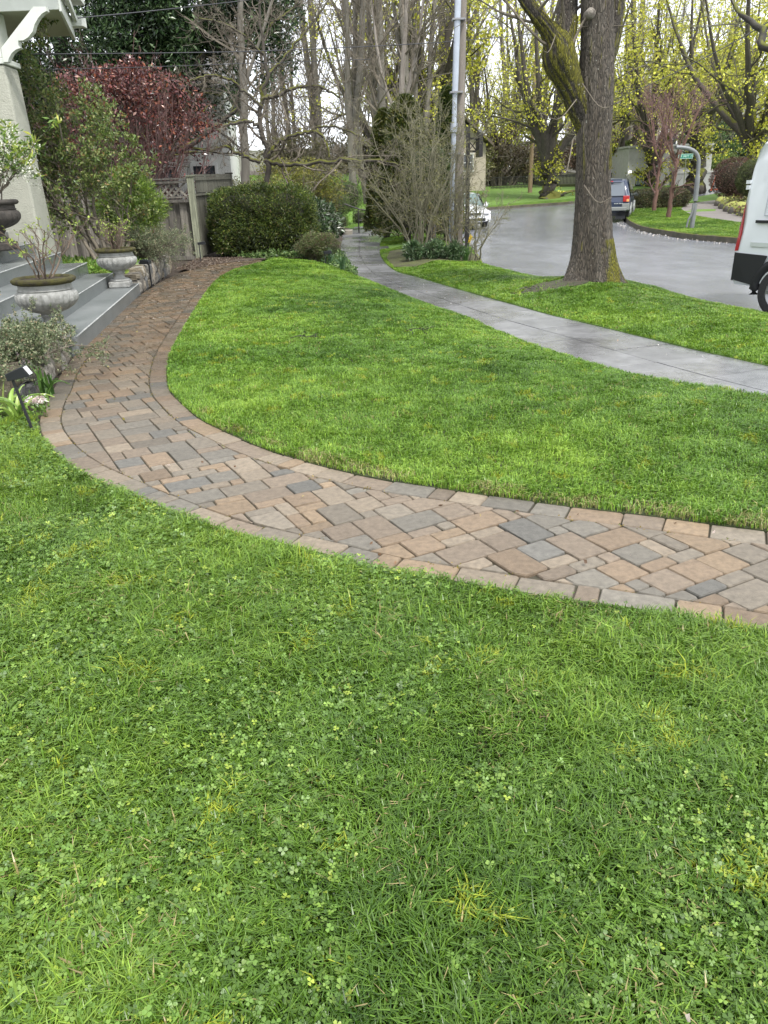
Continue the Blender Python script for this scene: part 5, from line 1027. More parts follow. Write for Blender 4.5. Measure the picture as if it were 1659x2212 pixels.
MB().tubes([(0, 0, 0), (0, 0, .45), (0, 0, .92)], [.028] * 3, 8).build('post', BLKW, t, smooth=True); MB().tubes(smooth_path([(-.55, 0, 1.12), (0, 0, .92), (.28, 0, .86), (.38, 0, .80), (.40, 0, .62), (.36, 0, .52), (.28, 0, .47), (.02, 0, .47)], 40), np.full(40, .028), 8).build('rail', BLKW, t, smooth=True)
ob = np.array([-.2, 44., .6]); oo = A(873, 425, 44); ob = np.array([oo[0], 44, oo[2] - .25])
tree('pale_trunk_tree', 'tree with a pale peeling trunk on the grassy mound behind the boxwoods', 'tree', ob, [[(-.1, 0, 0, .60), (0, 0, .5, .38), (.05, 0, 2, .26), (0, 0, 5, .16), (.3, 0, 9, .09), (.4, 0, 14, .04)], [(0, 0, 3.5, .1), (-1.0, 0, 6, .08), (-1.5, 0, 10, .03)], [(0, 0, 4.5, .1), (.8, 0, 7, .08), (1.4, 0, 11, .03)]],
     [dict(n=10, t0=.3, lf=.35, rf=.5, ang=45, k=7, curl=.12, up=.08, rmin=.012), dict(n=7, t0=.2, lf=.45, rf=.6, ang=42, k=6, curl=.14, up=.05, rmin=.010), dict(n=6, t0=.2, lf=.45, rf=.6, ang=40, k=5, curl=.15, rmin=.008)],
     mat('pale peeling bark', (.26, .23, .20), .8, col2=(.14, .12, .10), nscale=4, bump=1, stretch=(2, 2, .3)), TWIG, None, 280)
oy = A(937, 388, 46); bush('forsythia', 'small bright yellow flowering shrub behind the mound', 'shrub', (oy[0], 46, oy[2] - .4), (.55, .5, .4), 4000, .07, [(.62, .52, .02), (.5, .42, .03), (.3, .3, .04)], 281, k=20)
MOUND = np.array([(-6, 36), (-1.3, 36.3), (.1, 38), (.4, 42), (.6, 52), (-8, 54)])
region('lawn', MOUND, lambda x, y: z_left(x, y) + .03 + .35 * np.clip((y - 38) / 8, 0, 1), .8, TURF, skirt=-.5)
ground_cover('grass', 'bright grass on the mound beyond the garden steps', MOUND, lambda x, y: z_left(x, y) + .03 + .35 * np.clip((y - 38) / 8, 0, 1), 130, .10, [(.12, .23, .02), (.18, .3, .03)], 282, .02, GRASS, .3)

# ================================================================ WHITE HOUSE AT THE LEFT, BEHIND THE TREES
HW = mat('white siding', (.72, .72, .68), .6, col2=(.64, .64, .60), nscale=2); GL = mat('window glass', (.04, .05, .06), .08, coat=.5); TRIM = mat('white trim', (.75, .75, .72), .5)
def house(label, loc, w, d, h, wallm, roofm, wins, rz=0, over=.5, pitch=.5, gable='x', door=None):
    t = thing('house', label, 'house', loc, rz); MB().box(-w / 2, w / 2, 0, d, -1, h).build('wall', wallm, t)
    mb = MB(); e = over; rh = (w / 2 + e) * pitch if gable == 'x' else (d / 2 + e) * pitch
    if gable == 'x': V = [(-w / 2 - e, -e, h), (w / 2 + e, -e, h), (0, -e, h + rh), (-w / 2 - e, d + e, h), (w / 2 + e, d + e, h), (0, d + e, h + rh)]; V += [(x, y, z - .18) for x, y, z in V]; F_ = [[1, 4, 5, 2], [0, 2, 5, 3], [7, 8, 11, 10][::-1], [6, 9, 11, 8], [0, 6, 8, 2], [2, 8, 7, 1], [0, 3, 9, 6], [1, 7, 10, 4]]
    else: V = [(-w / 2 - e, -e, h), (-w / 2 - e, d + e, h), (-w / 2 - e, d / 2, h + rh), (w / 2 + e, -e, h), (w / 2 + e, d + e, h), (w / 2 + e, d / 2, h + rh)]; V += [(x, y, z - .18) for x, y, z in V]; F_ = [[0, 3, 5, 2], [1, 2, 5, 4], [6, 8, 11, 9], [7, 10, 11, 8], [0, 2, 8, 6], [2, 1, 7, 8], [3, 9, 11, 5], [5, 11, 10, 4], [0, 6, 9, 3]]
    mb.add(V, F_).build('roof', roofm, t)
    if gable == 'x': MB().add([(-w / 2, .02, h - .01), (w / 2, .02, h - .01), (0, .02, h + w / 2 * pitch - .1)], [[0, 1, 2]]).build('gable', wallm, t)
    for (x, z, ww, hh) in wins:
        f = MB(); f.box(x - ww / 2 - .1, x + ww / 2 + .1, -.06, .01, z - .1, z).box(x - ww / 2 - .1, x + ww / 2 + .1, -.06, .01, z + hh, z + hh + .12).box(x - ww / 2 - .1, x - ww / 2, -.055, .01, z, z + hh).box(x + ww / 2, x + ww / 2 + .1, -.055, .01, z, z + hh).box(x - .03, x + .03, -.045, 0, z, z + hh).box(x - ww / 2, x + ww / 2, -.04, 0, z + hh * .5 - .03, z + hh * .5 + .03)
        fo = f.build('window', TRIM, t); MB().box(x - ww / 2, x + ww / 2, -.012, -.002, z, z + hh).build('pane', GL, fo)
    return t
SHG = mat('grey shingle roof', (.12, .12, .12), .85, col2=(.17, .17, .165), nscale=12); SID = mat('beige siding', (.50, .44, .36), .7, col2=(.42, .37, .30), nscale=2, stretch=(.3, .3, 12)); GRS = mat('pale grey siding', (.48, .49, .47), .7, col2=(.40, .41, .40), nscale=2, stretch=(.3, .3, 10))
q = A(470, 400, 31)
house('white two storey house half hidden behind the red shrub and evergreen', (-8.4, 31.5, 0), 6.2, 9, 5.0, HW, SHG, [(-1.2, .9, 1.0, 1.5), (.6, .9, 1.0, 1.5), (2.1, .9, .8, 1.5), (1.2, 3.2, 1.1, 1.3)], rz=.12, pitch=.35, gable='y')
# ================================================================ VEHICLES
GLS = mat('tinted glass', (.03, .045, .05), .04, coat=1); TYRE = mat('tyre rubber', (.018, .018, .018), .8, col2=(.03, .03, .03), nscale=30); RIM = mat('alloy rim', (.28, .285, .29), .35, metal=.7); TRB = mat('black plastic trim', (.011, .012, .014), .6)
REDL = mat('red lamp lens', (.36, .010, .013), .15, coat=1); CLR = mat('clear lamp lens', (.75, .75, .76), .1, coat=1); CHR = mat('chrome', (.7, .7, .72), .15, metal=1)
def loft(mb, secs):       # secs: (Y, [(x, z), ...]) half outline from bottom centre to top centre, mirrored
    ring = []
    for y, h in secs: ring.append([(x, y, z) for x, z in h] + [(-x, y, z) for x, z in h[::-1]])
    n = len(ring[0]); V = np.array(ring).reshape(-1, 3); F_ = [[i * n + j, i * n + (j + 1) % n, (i + 1) * n + (j + 1) % n, (i + 1) * n + j] for i in range(len(ring) - 1) for j in range(n)]
    mb.add(V, F_); mb.add(ring[0], [list(range(n))[::-1]]); mb.add(ring[-1], [list(range(n))]); return mb
def wheel(parent, x, y, R, w, side):
    t = MB(); pr = [(R * .60, -w / 2), (R * .88, -w / 2), (R * .97, -w * .42), (R, -w * .25), (R, w * .25), (R * .97, w * .42), (R * .88, w / 2), (R * .60, w / 2)]
    t.lathe(pr, 40); t.v = [np.c_[x + v[:, 2], y + v[:, 0], R + v[:, 1]] for v in t.v]; wo = t.build('wheel', TYRE, parent, smooth=True)
    m = MB(); m.lathe([(0, w * .30), (R * .10, w * .34), (R * .16, w * .28), (R * .50, w * .30), (R * .58, w * .42), (R * .61, w * .44), (R * .61, 0)], 40)
    for k in range(6):
        a = k * math.pi / 3; m.beam((math.cos(a) * R * .12, math.sin(a) * R * .12, w * .36), (math.cos(a) * R * .56, math.sin(a) * R * .56, w * .38), R * .13, .03)
    m.v = [np.c_[x + side * v[:, 2], y + v[:, 0], R + v[:, 1]] for v in m.v]; m.build('rim', RIM, wo)
def arch(side, x, y, R, parent, m, w=.045):
    a = np.linspace(-.15, math.pi + .15, 20); o = np.c_[np.full(20, x), y + np.cos(a) * R * 1.2, R + np.sin(a) * R * 1.2]; MB().tubes(o, np.full(20, w), 8).build('wheel_arch', m, parent, smooth=True)
# --- white van, local +Y = forward, side toward +X or -X
def van():
    body = mat('white van paint', (.72, .75, .78), .18, coat=1, col2=(.70, .73, .76), nscale=1); t = thing('van', 'white high roofed panel van with black rear bumper parked at the right edge', 'van')
    def sec(y, zb, zt, hw, tp=.0): return (y, [(0, zb), (hw * .96, zb), (hw, zb + .06), (hw, .95), (hw - .015, 1.3), (hw - .09 - tp, zt - .35), (hw - .17 - tp, zt - .08), (hw - .30 - tp, zt - .01), (0, zt)])
    S = [sec(.0, .5, 1.30, .985), sec(.01, .45, 1.75, 1.0), sec(.03, .42, 2.2, 1.0), sec(.055, .42, 2.42, 1.0), sec(.12, .42, 2.50, 1.0), sec(.4, .42, 2.52, 1.0), sec(2.6, .42, 2.52, 1.02), sec(4.2, .42, 2.5, 1.02, .03), sec(4.7, .42, 2.1, 1.0, .08), sec(5.2, .42, 1.35, .97, .1), sec(5.75, .42, 1.1, .9, .1), sec(5.95, .5, .95, .8, .1)]
    bo = loft(MB(), S).build('body', body, t, smooth=True); bevel_obj(bo, .035, 3); bo.modifiers['bevel'].angle_limit = math.radians(25); wn = bo.modifiers.new('wn', 'WEIGHTED_NORMAL')
    # rear edge follows the loft: slanted upper part
    for s in (-1, 1):
        m = MB(); m.add([(s * .97, -.02, .50), (s * 1.035, .02, .50), (s * 1.045, .30, .46), (s * 1.045, .42, .44), (s * 1.04, .60, .88), (s * 1.04, .02, .90), (s * .97, -.03, .90), (s * .8, .1, .5), (s * .8, .1, .9)],
                    [[1, 2, 3, 4, 5], [0, 1, 5, 6], [6, 5, 4, 8], [0, 7, 8, 6], [0, 1, 2, 7]]); m.build('side_skirt', TRB, t)
        m = MB(); m.box(s * 1.0 - .012 * s, s * 1.03, .30, 3.9, 1.335, 1.375) if s > 0 else m.box(s * 1.03, s * 1.0, .30, 3.9, 1.335, 1.375); m.build('door_rail', TRB, t)
        z = [(.93, .95, .0), (1.03, 1.30, -.0), (1.0, 1.60, .05)]
        m = MB(); m.add([(s * .90, -.015, .92), (s * 1.008, -.012, .92), (s * 1.012, .055, .93), (s * 1.008, .085, 1.2), (s * .995, .07, 1.46), (s * .965, .04, 1.62), (s * .90, -.0, 1.45)], [[0, 1, 5, 6], [1, 2, 3, 4, 5]]); lo = m.build('tail_light', REDL, t)
        MB().add([(s * .925, -.012, 1.08), (s * 1.0, .012, 1.08), (s * 1.003, .015, 1.3), (s * .925, -.012, 1.28)], [[0, 1, 2, 3]]).build('reversing_lens', CLR, lo)
        MB().box(s * .93 - .03, s * .93 + .03, -.01, .06, 1.88, 1.93).box(s * .94 - .02, s * .94 + .02, .0, .06, 1.80, 1.86).build('hinge', body, t)
        m = MB()
        for (y0, y1, z0, z1) in ((.42, 1.95, 1.44, 2.02), (2.05, 3.6, 1.44, 2.02), (.38, 3.7, 2.10, 2.13)):
            tr = lambda y, z: (s * (1.0 + .012 - max(0, z - 1.3) * .088 + (.006 if z < 2 else -.002)), y, z)
            for a, b in (((y0, z0), (y1, z0)), ((y1, z0), (y1, z1)), ((y1, z1), (y0, z1)), ((y0, z1), (y0, z0))): m.beam(tr(*a), tr(*b), .012, .016)
        m.build('panel_crease', mat('van seam', (.38, .41, .44), .4), t)
        m = MB().box(min(s * 1.0, s * 1.022), max(s * 1.0, s * 1.022), .26, 3.9, 1.0, 1.06); m.build('side_moulding', mat('pale moulding', (.50, .54, .52), .4), t)
        for y in (.86, 4.95): wheel(t, s * .93, y, .36, .22, s); arch(s, s * .985, y, .37, t, TRB, .075)
        MB().add([(s * .96, 4.45, 1.5), (s * 1.0, 3.75, 1.42), (s * .93, 3.75, 2.1), (s * .90, 4.35, 2.1), (s * .975, 4.9, 1.42)], [[0, 1, 2, 3], [0, 3, 4]]).build('side_window', GLS, t)
        MB().tubes([(s * .95, 4.9, 1.45), (s * 1.1, 4.85, 1.5), (s * 1.2, 4.83, 1.6), (s * 1.2, 4.83, 1.75)], [.03, .04, .1, .08], 8).build('mirror', TRB, t)
    MB().box(-.98, .98, -.03, .1, .48, .74).build('rear_bumper', TRB, t)
    m = MB()
    m.box(-.85, .85, .5, 5.3, .34, .85)
    m.build('underbody', TRB, t); MB().box(-.03, .03, -.02, .02, .55, 2.35).build('door_gap', TRB, t)
    MB().add([(-.8, 4.5, 2.36), (.8, 4.5, 2.36), (.88, 5.2, 1.4), (-.88, 5.2, 1.4)], [[0, 1, 2, 3]]).build('windscreen', GLS, t)
    return t
V0 = G(1584, 672, -.5); vt = van(); bdeg = -62
# rear corner on the kerb side sits at V0; the near side is local -X... heading along (cos, sin)
hd = math.radians(bdeg); vt.rotation_euler = (0, 0, hd - math.pi / 2); rx = np.array([math.sin(hd), -math.cos(hd)])   # local +X
nearside = rx if rx @ (-V0[:2]) > 0 else -rx
vt.location = (float(V0[0] - nearside[0] * 1.0) - .10, float(V0[1] - nearside[1] * 1.0), -.5)
# --- generic car
def car(name, label, loc, rz, L, Wd, H, paint, zb=.30, suv=True, trimc=None):
    t = thing(name, label, 'car', loc, rz); hw = Wd / 2; bl = H * .56
    def sec(y, zt, hwf=1., low=zb, cab=None):
        h = hw * hwf; top = cab if cab else zt; return (y, [(0, low), (h * .93, low), (h * .99, low + .12), (h, bl * .75), (h * .97, min(bl, zt)), (h * (.80 if cab else .93), top - .06 if cab else zt + .0), (h * (.68 if cab else .7), top - .005 if cab else zt + .02), (0, top + .01 if cab else zt + .03)])
    if suv: S = [sec(.0, bl * .8, .90), sec(.08, bl, .96), sec(.16, bl, .98, cab=H * .72), sec(.42, bl, 1, cab=H * .985), sec(L * .3, bl, 1, cab=H), sec(L * .58, bl, 1, cab=H * .985), sec(L * .72, bl, 1, cab=bl + .06), sec(L * .80, bl * .98, .99), sec(L * .95, bl * .9, .95), sec(L, bl * .65, .86)]
    else: S = [sec(.0, bl * .75, .86), sec(.10, bl, .94), sec(L * .12, bl * 1.03, .97), sec(L * .2, bl, .98, cab=H * .86), sec(L * .34, bl, 1, cab=H), sec(L * .55, bl, 1, cab=H * .98), sec(L * .72, bl, 1, cab=bl + .05), sec(L * .78, bl * .97, .99), sec(L * .94, bl * .86, .95), sec(L, bl * .6, .84)]
    b = loft(MB(), S).build('body', paint, t, smooth=True); m_ = b.modifiers.new('sub', 'SUBSURF'); m_.levels = 2; m_.render_levels = 2
    yb, yf = (.33, L * .70) if suv else (L * .19, L * .70)
    for s in (-1, 1):
        MB().add([(s * hw * .985, yb + .12, bl + .02), (s * hw * .985, yf, bl + .02), (s * hw * .83, L * .57, H * .93), (s * hw * .83, yb + .3, H * .93)], [[0, 1, 2, 3]]).build('side_window', GLS, t)
        MB().tubes([(s * hw * .95, L * .68, bl + .05), (s * hw * 1.12, L * .675, bl + .10)], [.03, .10], 10).tubes([(s * hw * 1.10, L * .66, bl + .10), (s * hw * 1.13, L * .69, bl + .11)], [.12, .09], 12).build('mirror', trimc or paint, t, smooth=True)
        for y in (L * .19, L * .82): wheel(t, s * (hw - .17), y, .36 if suv else .31, .23, s); arch(s, s * (hw + .0), y, .36 if suv else .31, t, trimc or paint)
    MB().box(-hw * .8, hw * .8, L * .12, L * .9, zb - .08, zb + .12).build('underbody', TRB, t)
    return t, hw, bl
pt = mat('blue car paint', (.014, .026, .060), .3, coat=.5); slv = mat('silver trim', (.22, .23, .215), .4, metal=.3)
sl = G(1343, 482, -.5)
t, hw, bl = car('suv', 'dark blue SUV with silver trim driving away beyond the street tree', (10.5, 37.0, -.5 + .12), -math.radians(20), 4.9, 1.98, 1.86, pt, .42, True, slv)
MB().add([(-.72, .035, 1.12), (.72, .035, 1.12), (.64, .25, 1.68), (-.64, .25, 1.68)], [[0, 1, 2, 3]]).build('rear_window', mat('grey tinted glass', (.10, .12, .14), .08, coat=1), t)
for s in (-1, 1):
    l = MB().box(s * .80 - .14, s * .80 + .14, -.05, .06, .86, 1.12).build('tail_light', REDL, t); bevel_obj(l, .03); MB().box(s * .88 - .055, s * .88 + .055, -.058, -.04, .88, .98).build('amber_lens', mat('amber lens', (.75, .35, .12), .2, coat=1), l)
    bevel_obj(MB().box(s * .80 - .16, s * .80 + .16, -.10, .10, .52, .80).build('bumper_corner', slv, t), .03)
    MB().tubes([(s * .68, .4, 1.93), (s * .70, 1.2, 1.97), (s * .70, 2.6, 1.95)], [.025] * 3, 8).build('roof_rail', slv, t); MB().box(s * .6 - .2, s * .6 + .2, -.0, .2, .15, .46).build('mud_flap', TRB, t)
bevel_obj(MB().box(-.85, .85, -.12, .06, .50, .66).build('rear_bumper', slv, t), .03); MB().box(-.55, .55, .14, .34, 1.74, 1.80).build('spoiler', pt, t); MB().box(-.18, .18, .10, .14, 1.70, 1.74).build('brake_light', REDL, t)
m = MB()
for k, x in enumerate((.30, .36, .42, .50, .56, .62)): m.box(x, x + .045, -.03, .04, .78, .82)
m.build('badge', CHR, t); MB().box(-.8, .8, .0, .1, .28, .50).build('rear_valance', TRB, t)
wp_ = mat('white car paint', (.66, .67, .68), .18, coat=1)
t, hw, bl = car('hatchback', 'white car parked facing the camera behind the bare shrubs', (3.80, 39.8, -.36), math.pi + math.radians(6), 4.3, 1.78, 1.48, wp_, .26, False)
L_ = 4.3
MB().add([(-.78, L_ * .735, .86), (.78, L_ * .735, .86), (.62, L_ * .575, 1.40), (-.62, L_ * .575, 1.40)], [[0, 1, 2, 3]]).build('windscreen', mat('green tinted glass', (.08, .13, .12), .06, coat=1), t)
for s in (-1, 1): bevel_obj(MB().box(s * .66 - .17, s * .66 + .17, L_ - .22, L_ + .01, .58, .70).build('headlight', CLR, t), .03)
MB().box(-.42, .42, L_ - .05, L_ + .02, .56, .64).box(-.6, .6, L_ - .05, L_ + .02, .30, .42).build('grille', TRB, t)

# ================================================================ FAR SIDE OF THE ROAD
LAMPM = mat('galvanised lamp pole', (.19, .20, .205), .5, metal=.2, col2=(.15, .155, .16), nscale=4)
Yl = 30.2; lb = A(1494, 492, Yl); lo = np.array([lb[0], Yl, lb[2]]); t = thing('curved_pole', 'grey metal pole bent over at the top like a hook on the corner lawn', 'pole', lo)
pp = [A(x, y, Yl) - lo for x, y in [(1494, 492), (1500, 450), (1505, 405), (1508, 370), (1509, 345), (1503, 330), (1490, 322), (1475, 319), (1460, 318)]]
MB().tubes(smooth_path(pp, 60), np.r_[np.full(20, .085), np.full(40, .068)], 16).build('pole', LAMPM, t, smooth=True); 
kp = [A(x, y, Yl - .1) - lo for x, y in [(1483, 491), (1487, 475), (1494, 462), (1498, 440)]]; MB().tubes(smooth_path(kp, 10), np.full(10, .035), 10).build('brace', LAMPM, t, smooth=True)
Ys = 55; sb = A(1475, 421, Ys); so = np.array([sb[0], Ys, float(terr(0, Ys)) - .33]); sgt = thing('street_sign', 'green street name sign on a thin pole behind the low hedge', 'sign', so)
s1 = A(1482, 343, Ys) - so; MB().tubes([(0, 0, 0), tuple(s1 * .5), tuple(s1)], [.035] * 3, 8).build('pole', mat('sign pole', (.22, .23, .15), .5), sgt, smooth=True)
a0, a1 = A(1465, 338, Ys) - so, A(1498, 328, Ys) - so
bo = MB().box(a0[0], a1[0], -.02, .02, s1[2] - .0, s1[2] + .30).build('sign_plate', mat('pale sign border', (.42, .62, .55), .4), sgt); MB().box(a0[0] + .05, a1[0] - .05, -.026, -.022, s1[2] + .045, s1[2] + .255).build('green_panel', mat('sign green', (.04, .30, .22), .4), bo)
m = MB(); x = a0[0] + .09; r = rg(300)
for wch in (.06, .05, 0, .07, .06, .06, .07, 0, .05, .05):     # faint pale letters, too blurred in the photo to read
    if wch: m.box(x, x + wch * .35, -.031, -.028, s1[2] + .08, s1[2] + .21).box(x + wch * .35, x + wch, -.031, -.028, s1[2] + .08 + .09 * r.random(), s1[2] + .21)
    x += wch + .035 if wch else .07
m.build('lettering', mat('sign letters', (.55, .75, .68), .4), bo)
# low hedge on the corner lawn
hp = G(1431, 450, -.33); hedge('low_hedge', 'low clipped dark hedge with rusty left end on the corner lawn', (hp[0], hp[1] + .6, hp[2]), (1.50, .6, .46), 301, 15000, .075, [(.05, .07, .025), (.09, .11, .04), (.13, .12, .05), (.08, .05, .03)], pw=4)
def red_tree2(label, px, py, seed, hgt):
    g = G(px, py, -.33); r = rg(seed); lim = []
    lim.append([(0, 0, -.05, .11), (.03, 0, 1.2, .085), (.10, 0, 2.4, .06)])
    for k in range(7):
        a = k * .9 + r.random(); lim.append([(.08, 0, 1.9 + .1 * k, .038), (math.cos(a) * .35, math.sin(a) * .3, 2.9, .03), (math.cos(a) * .8, math.sin(a) * .7, 4.0 + .3 * r.random(), .02), (math.cos(a) * 1.25, math.sin(a) * 1.1, hgt, .008)])
    tree('red_bark_tree', label, 'tree', g, lim, [dict(n=9, t0=.25, lf=.4, rf=.5, ang=35, k=6, curl=.12, up=.08, rmin=.008), dict(n=7, t0=.2, lf=.5, rf=.6, ang=38, k=5, curl=.12, up=.05, rmin=.006)], REDBARK, TWIGR, None, seed, k=12, wob=.3, group='young red barked trees on the corner lawn')
red_tree2('young red barked tree in front of the low hedge, left one', 1412, 456, 302, 5.2); red_tree2('thinner young red barked tree nearer the curved pole', 1444, 470, 303, 4.6)
# rock garden and rounded shrubs at the right
g1 = G(1600, 440, -.33)
hedge('rounded_shrub', 'rounded purple brown shrub left of the white van', (g1[0] - .3, g1[1] + .5, g1[2] + .3), (1.15, 1.0, .95), 305, 12000, .07, [(.12, .05, .045), (.08, .04, .035), (.14, .10, .06)], pw=2.2)
g2 = G(1618, 450, -.33); hedge('rounded_shrub', 'rounded dark green clipped shrub in front of the purple brown one', (g2[0], g2[1] - .6, g2[2] + .5), (1.0, .9, .85), 306, 12000, .07, [(.05, .075, .02), (.08, .10, .03), (.10, .11, .04)], pw=2.3)
r = rg(307)
for i, (x, y, lb) in enumerate([(1560, 445, 'mossy boulder at the left end of the rock garden'), (1572, 451, 'second mossy boulder of the rock garden'), (1584, 457, 'pale mossy boulder in the middle of the rock garden'), (1596, 461, 'boulder beside the white van side of the rock garden'), (1577, 441, 'upper boulder under the purple brown shrub'), (1608, 466, 'last boulder before the white van')]):
    g = G(x, y, -.33); n = 500; V = []
    k1, k2 = 14, 20; th = np.linspace(0, np.pi, k1); ph = np.arange(k2) * 2 * np.pi / k2; T_, P_ = np.meshgrid(th, ph, indexing='ij'); d = np.stack([np.sin(T_) * np.cos(P_), np.sin(T_) * np.sin(P_), np.cos(T_)], -1)
    f = 1 + .35 * (fbm(d[..., 0] * 2 + i, d[..., 1] * 2 + d[..., 2], .9, i) - .5); V = d * f[..., None] * np.array([.42, .4, .33]) * (.8 + .4 * r.random()); F_ = [[a * k2 + b, a * k2 + (b + 1) % k2, (a + 1) * k2 + (b + 1) % k2, (a + 1) * k2 + b] for a in range(k1 - 1) for b in range(k2)]
    o = MB().add(V.reshape(-1, 3), F_).build('boulder', mat('mossy rock', (.14, .13, .11), .85, col2=(.08, .07, .06), nscale=5, bump=2, moss=.55, mosscol=(.24, .25, .06)), smooth=True); o.location = (g[0], g[1], g[2] + .1); o['label'] = lb; o['category'] = 'rock'; o['group'] = 'boulders of the rock garden'
ground_cover('rock_plants', 'olive and yellow green plants between the boulders of the rock garden', [G(*q, -.33)[:2] for q in [(1552, 440), (1565, 456), (1600, 470), (1680, 480), (1680, 445), (1600, 432)]], lambda x, y: -.3 + terr(x, y), 260, .12, [(.16, .18, .05), (.28, .28, .07), (.10, .10, .05), (.14, .07, .06)], 308, .45)
# orange scooter
gs = G(1542, 416, -.3); Ysc = min(gs[1], 68); gs = A(1542, 416, Ysc); so = thing('kick_scooter', 'orange kick scooter parked at the far kerb', 'scooter', (gs[0], Ysc, gs[2])); OR = mat('orange paint', (.75, .12, .03), .4)
MB().box(-.1, .75, -.08, .08, .16, .22).build('deck', OR, so); MB().tubes([(-.22, 0, .12), (-.1, 0, .6), (.0, 0, 1.1)], [.045, .04, .035], 8).build('steering_column', OR, so); MB().tubes([(.0, -.25, 1.12), (.0, .25, 1.12)], [.02, .02], 6).tubes([(-.12, 0, 1.1), (.06, 0, 1.13)], [.05, .03], 6).build('handlebar', BLKW, so)
for x in (-.25, .85): m = MB().lathe([(.03, -.03), (.12, -.03), (.12, .03), (.03, .03)], 20); m.v = [np.c_[v[:, 0] + x, v[:, 2], v[:, 1] + .12] for v in m.v]; m.build('wheel', TYRE, so)
# garage block
Yg = 62; CON = mat('board marked concrete', (.44, .44, .41), .8, col2=(.36, .36, .335), nscale=3, bump=.5)
gl = A(1359, 330, Yg); gr_ = A(1452, 330, Yg); gt = A(1400, 318, Yg); gbt = A(1400, 424, Yg); t = thing('garage', 'grey concrete garage with dark panelled door behind the SUV', 'garage', (gl[0], Yg, gbt[2] - .3)); W_ = gr_[0] - gl[0]; Hh = gt[2] - gbt[2] + .3; dl = A(1372, 400, Yg)[0] - gl[0]; dr = A(1424, 400, Yg)[0] - gl[0]; dtop = A(1390, 374, Yg)[2] - gbt[2] + .3
MB().box(0, dl, 0, 6, -1.5, dtop).box(dr, W_ + 3, 0, 6, -1.5, dtop).box(0, W_ + 3, .0, 6, dtop, Hh).build('wall', CON, t); MB().box(-.1, W_ + 3.1, -.1, 6, Hh, Hh + .14).box(0, W_, -.03, .0, dtop + .9, dtop + .95).build('coping', CON, t)
d_ = MB().box(dl, dr, .25, .35, -1.5, dtop).build('door', mat('dark garage door', (.015, .02, .022), .5), t); m = MB(); n_ = 10
for k in range(n_):
    x = dl + .12 + (dr - dl - .24) * k / n_; m.box(x + .02, x + (dr - dl - .24) / n_ - .03, .235, .248, dtop - .42, dtop - .12).box(x + .02, x + (dr - dl - .24) / n_ - .03, .235, .248, dtop - .78, dtop - .48)
m.build('panes', mat('pale pane', (.28, .33, .33), .3), d_)
lp = A(1353 - 0 + 14, 371, Yg - .3); MB().lathe([(0, -.12), (.09, -.08), (.12, 0), (.09, .08), (0, .1)], 16, ctr=(lp[0] - gl[0] - .2, -.25, lp[2] - gbt[2] + .3)).build('wall_lamp', mat('lamp globe', (.8, .8, .78), .3, emit=((1, .98, .9), 1.2)), t, smooth=True)
# retaining wall and hedge line to the right of the garage
w0 = A(1449, 415, 61.8); o = thing('retaining_wall', 'long low pale retaining wall right of the garage', 'wall', (w0[0], 61.8, w0[2] - .3)); MB().box(0, 8.2, 0, .4, -1.2, 1.55).build('wall', mat('pale render', (.36, .37, .34), .8, col2=(.30, .30, .28), nscale=2), o); MB().box(0, 22, -.05, .45, 1.551, 1.68).build('coping', CON, o); MB().box(8.25, 22, 0.05, .4, .6, 1.55).build('wall_end', mat('dark stone', (.10, .095, .09), .8, col2=(.06, .06, .055), nscale=3), o)
for i, (px, Y, w, h, c, lb) in enumerate([(1470, 63.5, 3.2, .55, [(.12, .19, .04), (.20, .27, .06)], 'bright ground hugging shrubs on top of the retaining wall'), (1530, 66, 3.0, .6, [(.10, .16, .04), (.17, .22, .06)], 'low green shrubs above the orange scooter'), (1500, 68, 2.6, 1.5, [(.05, .09, .03), (.08, .13, .04)], 'dark green shrub mass behind the sign'), (1555, 69, 3.4, 1.7, [(.06, .12, .03), (.10, .17, .04)], 'tall mid green shrub below the pale house'), (1600, 71, 2.6, 1.4, [(.04, .07, .04), (.07, .11, .06)], 'bluish green shrub left of the right hand maple'), (1350, 66, 1.2, 1.2, [(.14, .2, .04), (.2, .26, .06)], 'small yellow green shrub at the garage corner'), (1528, 72, 1.5, 1.5, [(.10, .05, .045), (.07, .04, .03)], 'dark reddish shrub under the house window'), (1462, 62.8, 1.6, 1.0, [(.05, .08, .03), (.09, .12, .04)], 'dark shrub at the garage right corner')]):
    b = A(px, 400, Y); bush('garden_shrub', lb, 'shrub', (b[0], Y, 1.2 + (Y - 60) * .10), (w, 1.4, h), 5500, .16, c, 310 + i, k=50, cr=.22, group='shrubs on the bank across the road')
BANK = np.array([(A(1449, 400, 62)[0], 62.3), (95, 62.3), (95, 100), (14, 100), (14, 66)])
region('bank', BANK, lambda x, y: .9 + .055 * (y - 62), 3, mat('planted bank', (.05, .06, .025), .95, col2=(.09, .10, .04), nscale=1), skirt=-1.0)
h1 = A(1530, 380, 82); house('pale grey sided house with white framed windows up the bank at the right', (h1[0], 82, 2.3), 9.5, 10, 6.0, GRS, SHG, [(-1.6, 1.0, 1.6, 1.5), (1.2, 4.2, 1.8, 1.6), (2.6, 1.0, 1.0, 1.5), (-3.4, 1.0, 1.1, 1.4)], rz=.1, pitch=.8)
h2 = A(1405, 330, 78); house('cream house above the garage with tall white windows', (h2[0], 78, 2.3), 12, 9, 5.2, mat('cream siding', (.42, .39, .31), .7, col2=(.36, .33, .27), nscale=2), SHG, [(-4.4, 1.2, 1.5, 2.0), (-2.2, 1.2, 1.5, 2.0), (1.5, 1.2, 1.5, 2.0), (3.8, 1.2, 1.2, 2.0)], pitch=.5, gable='y')
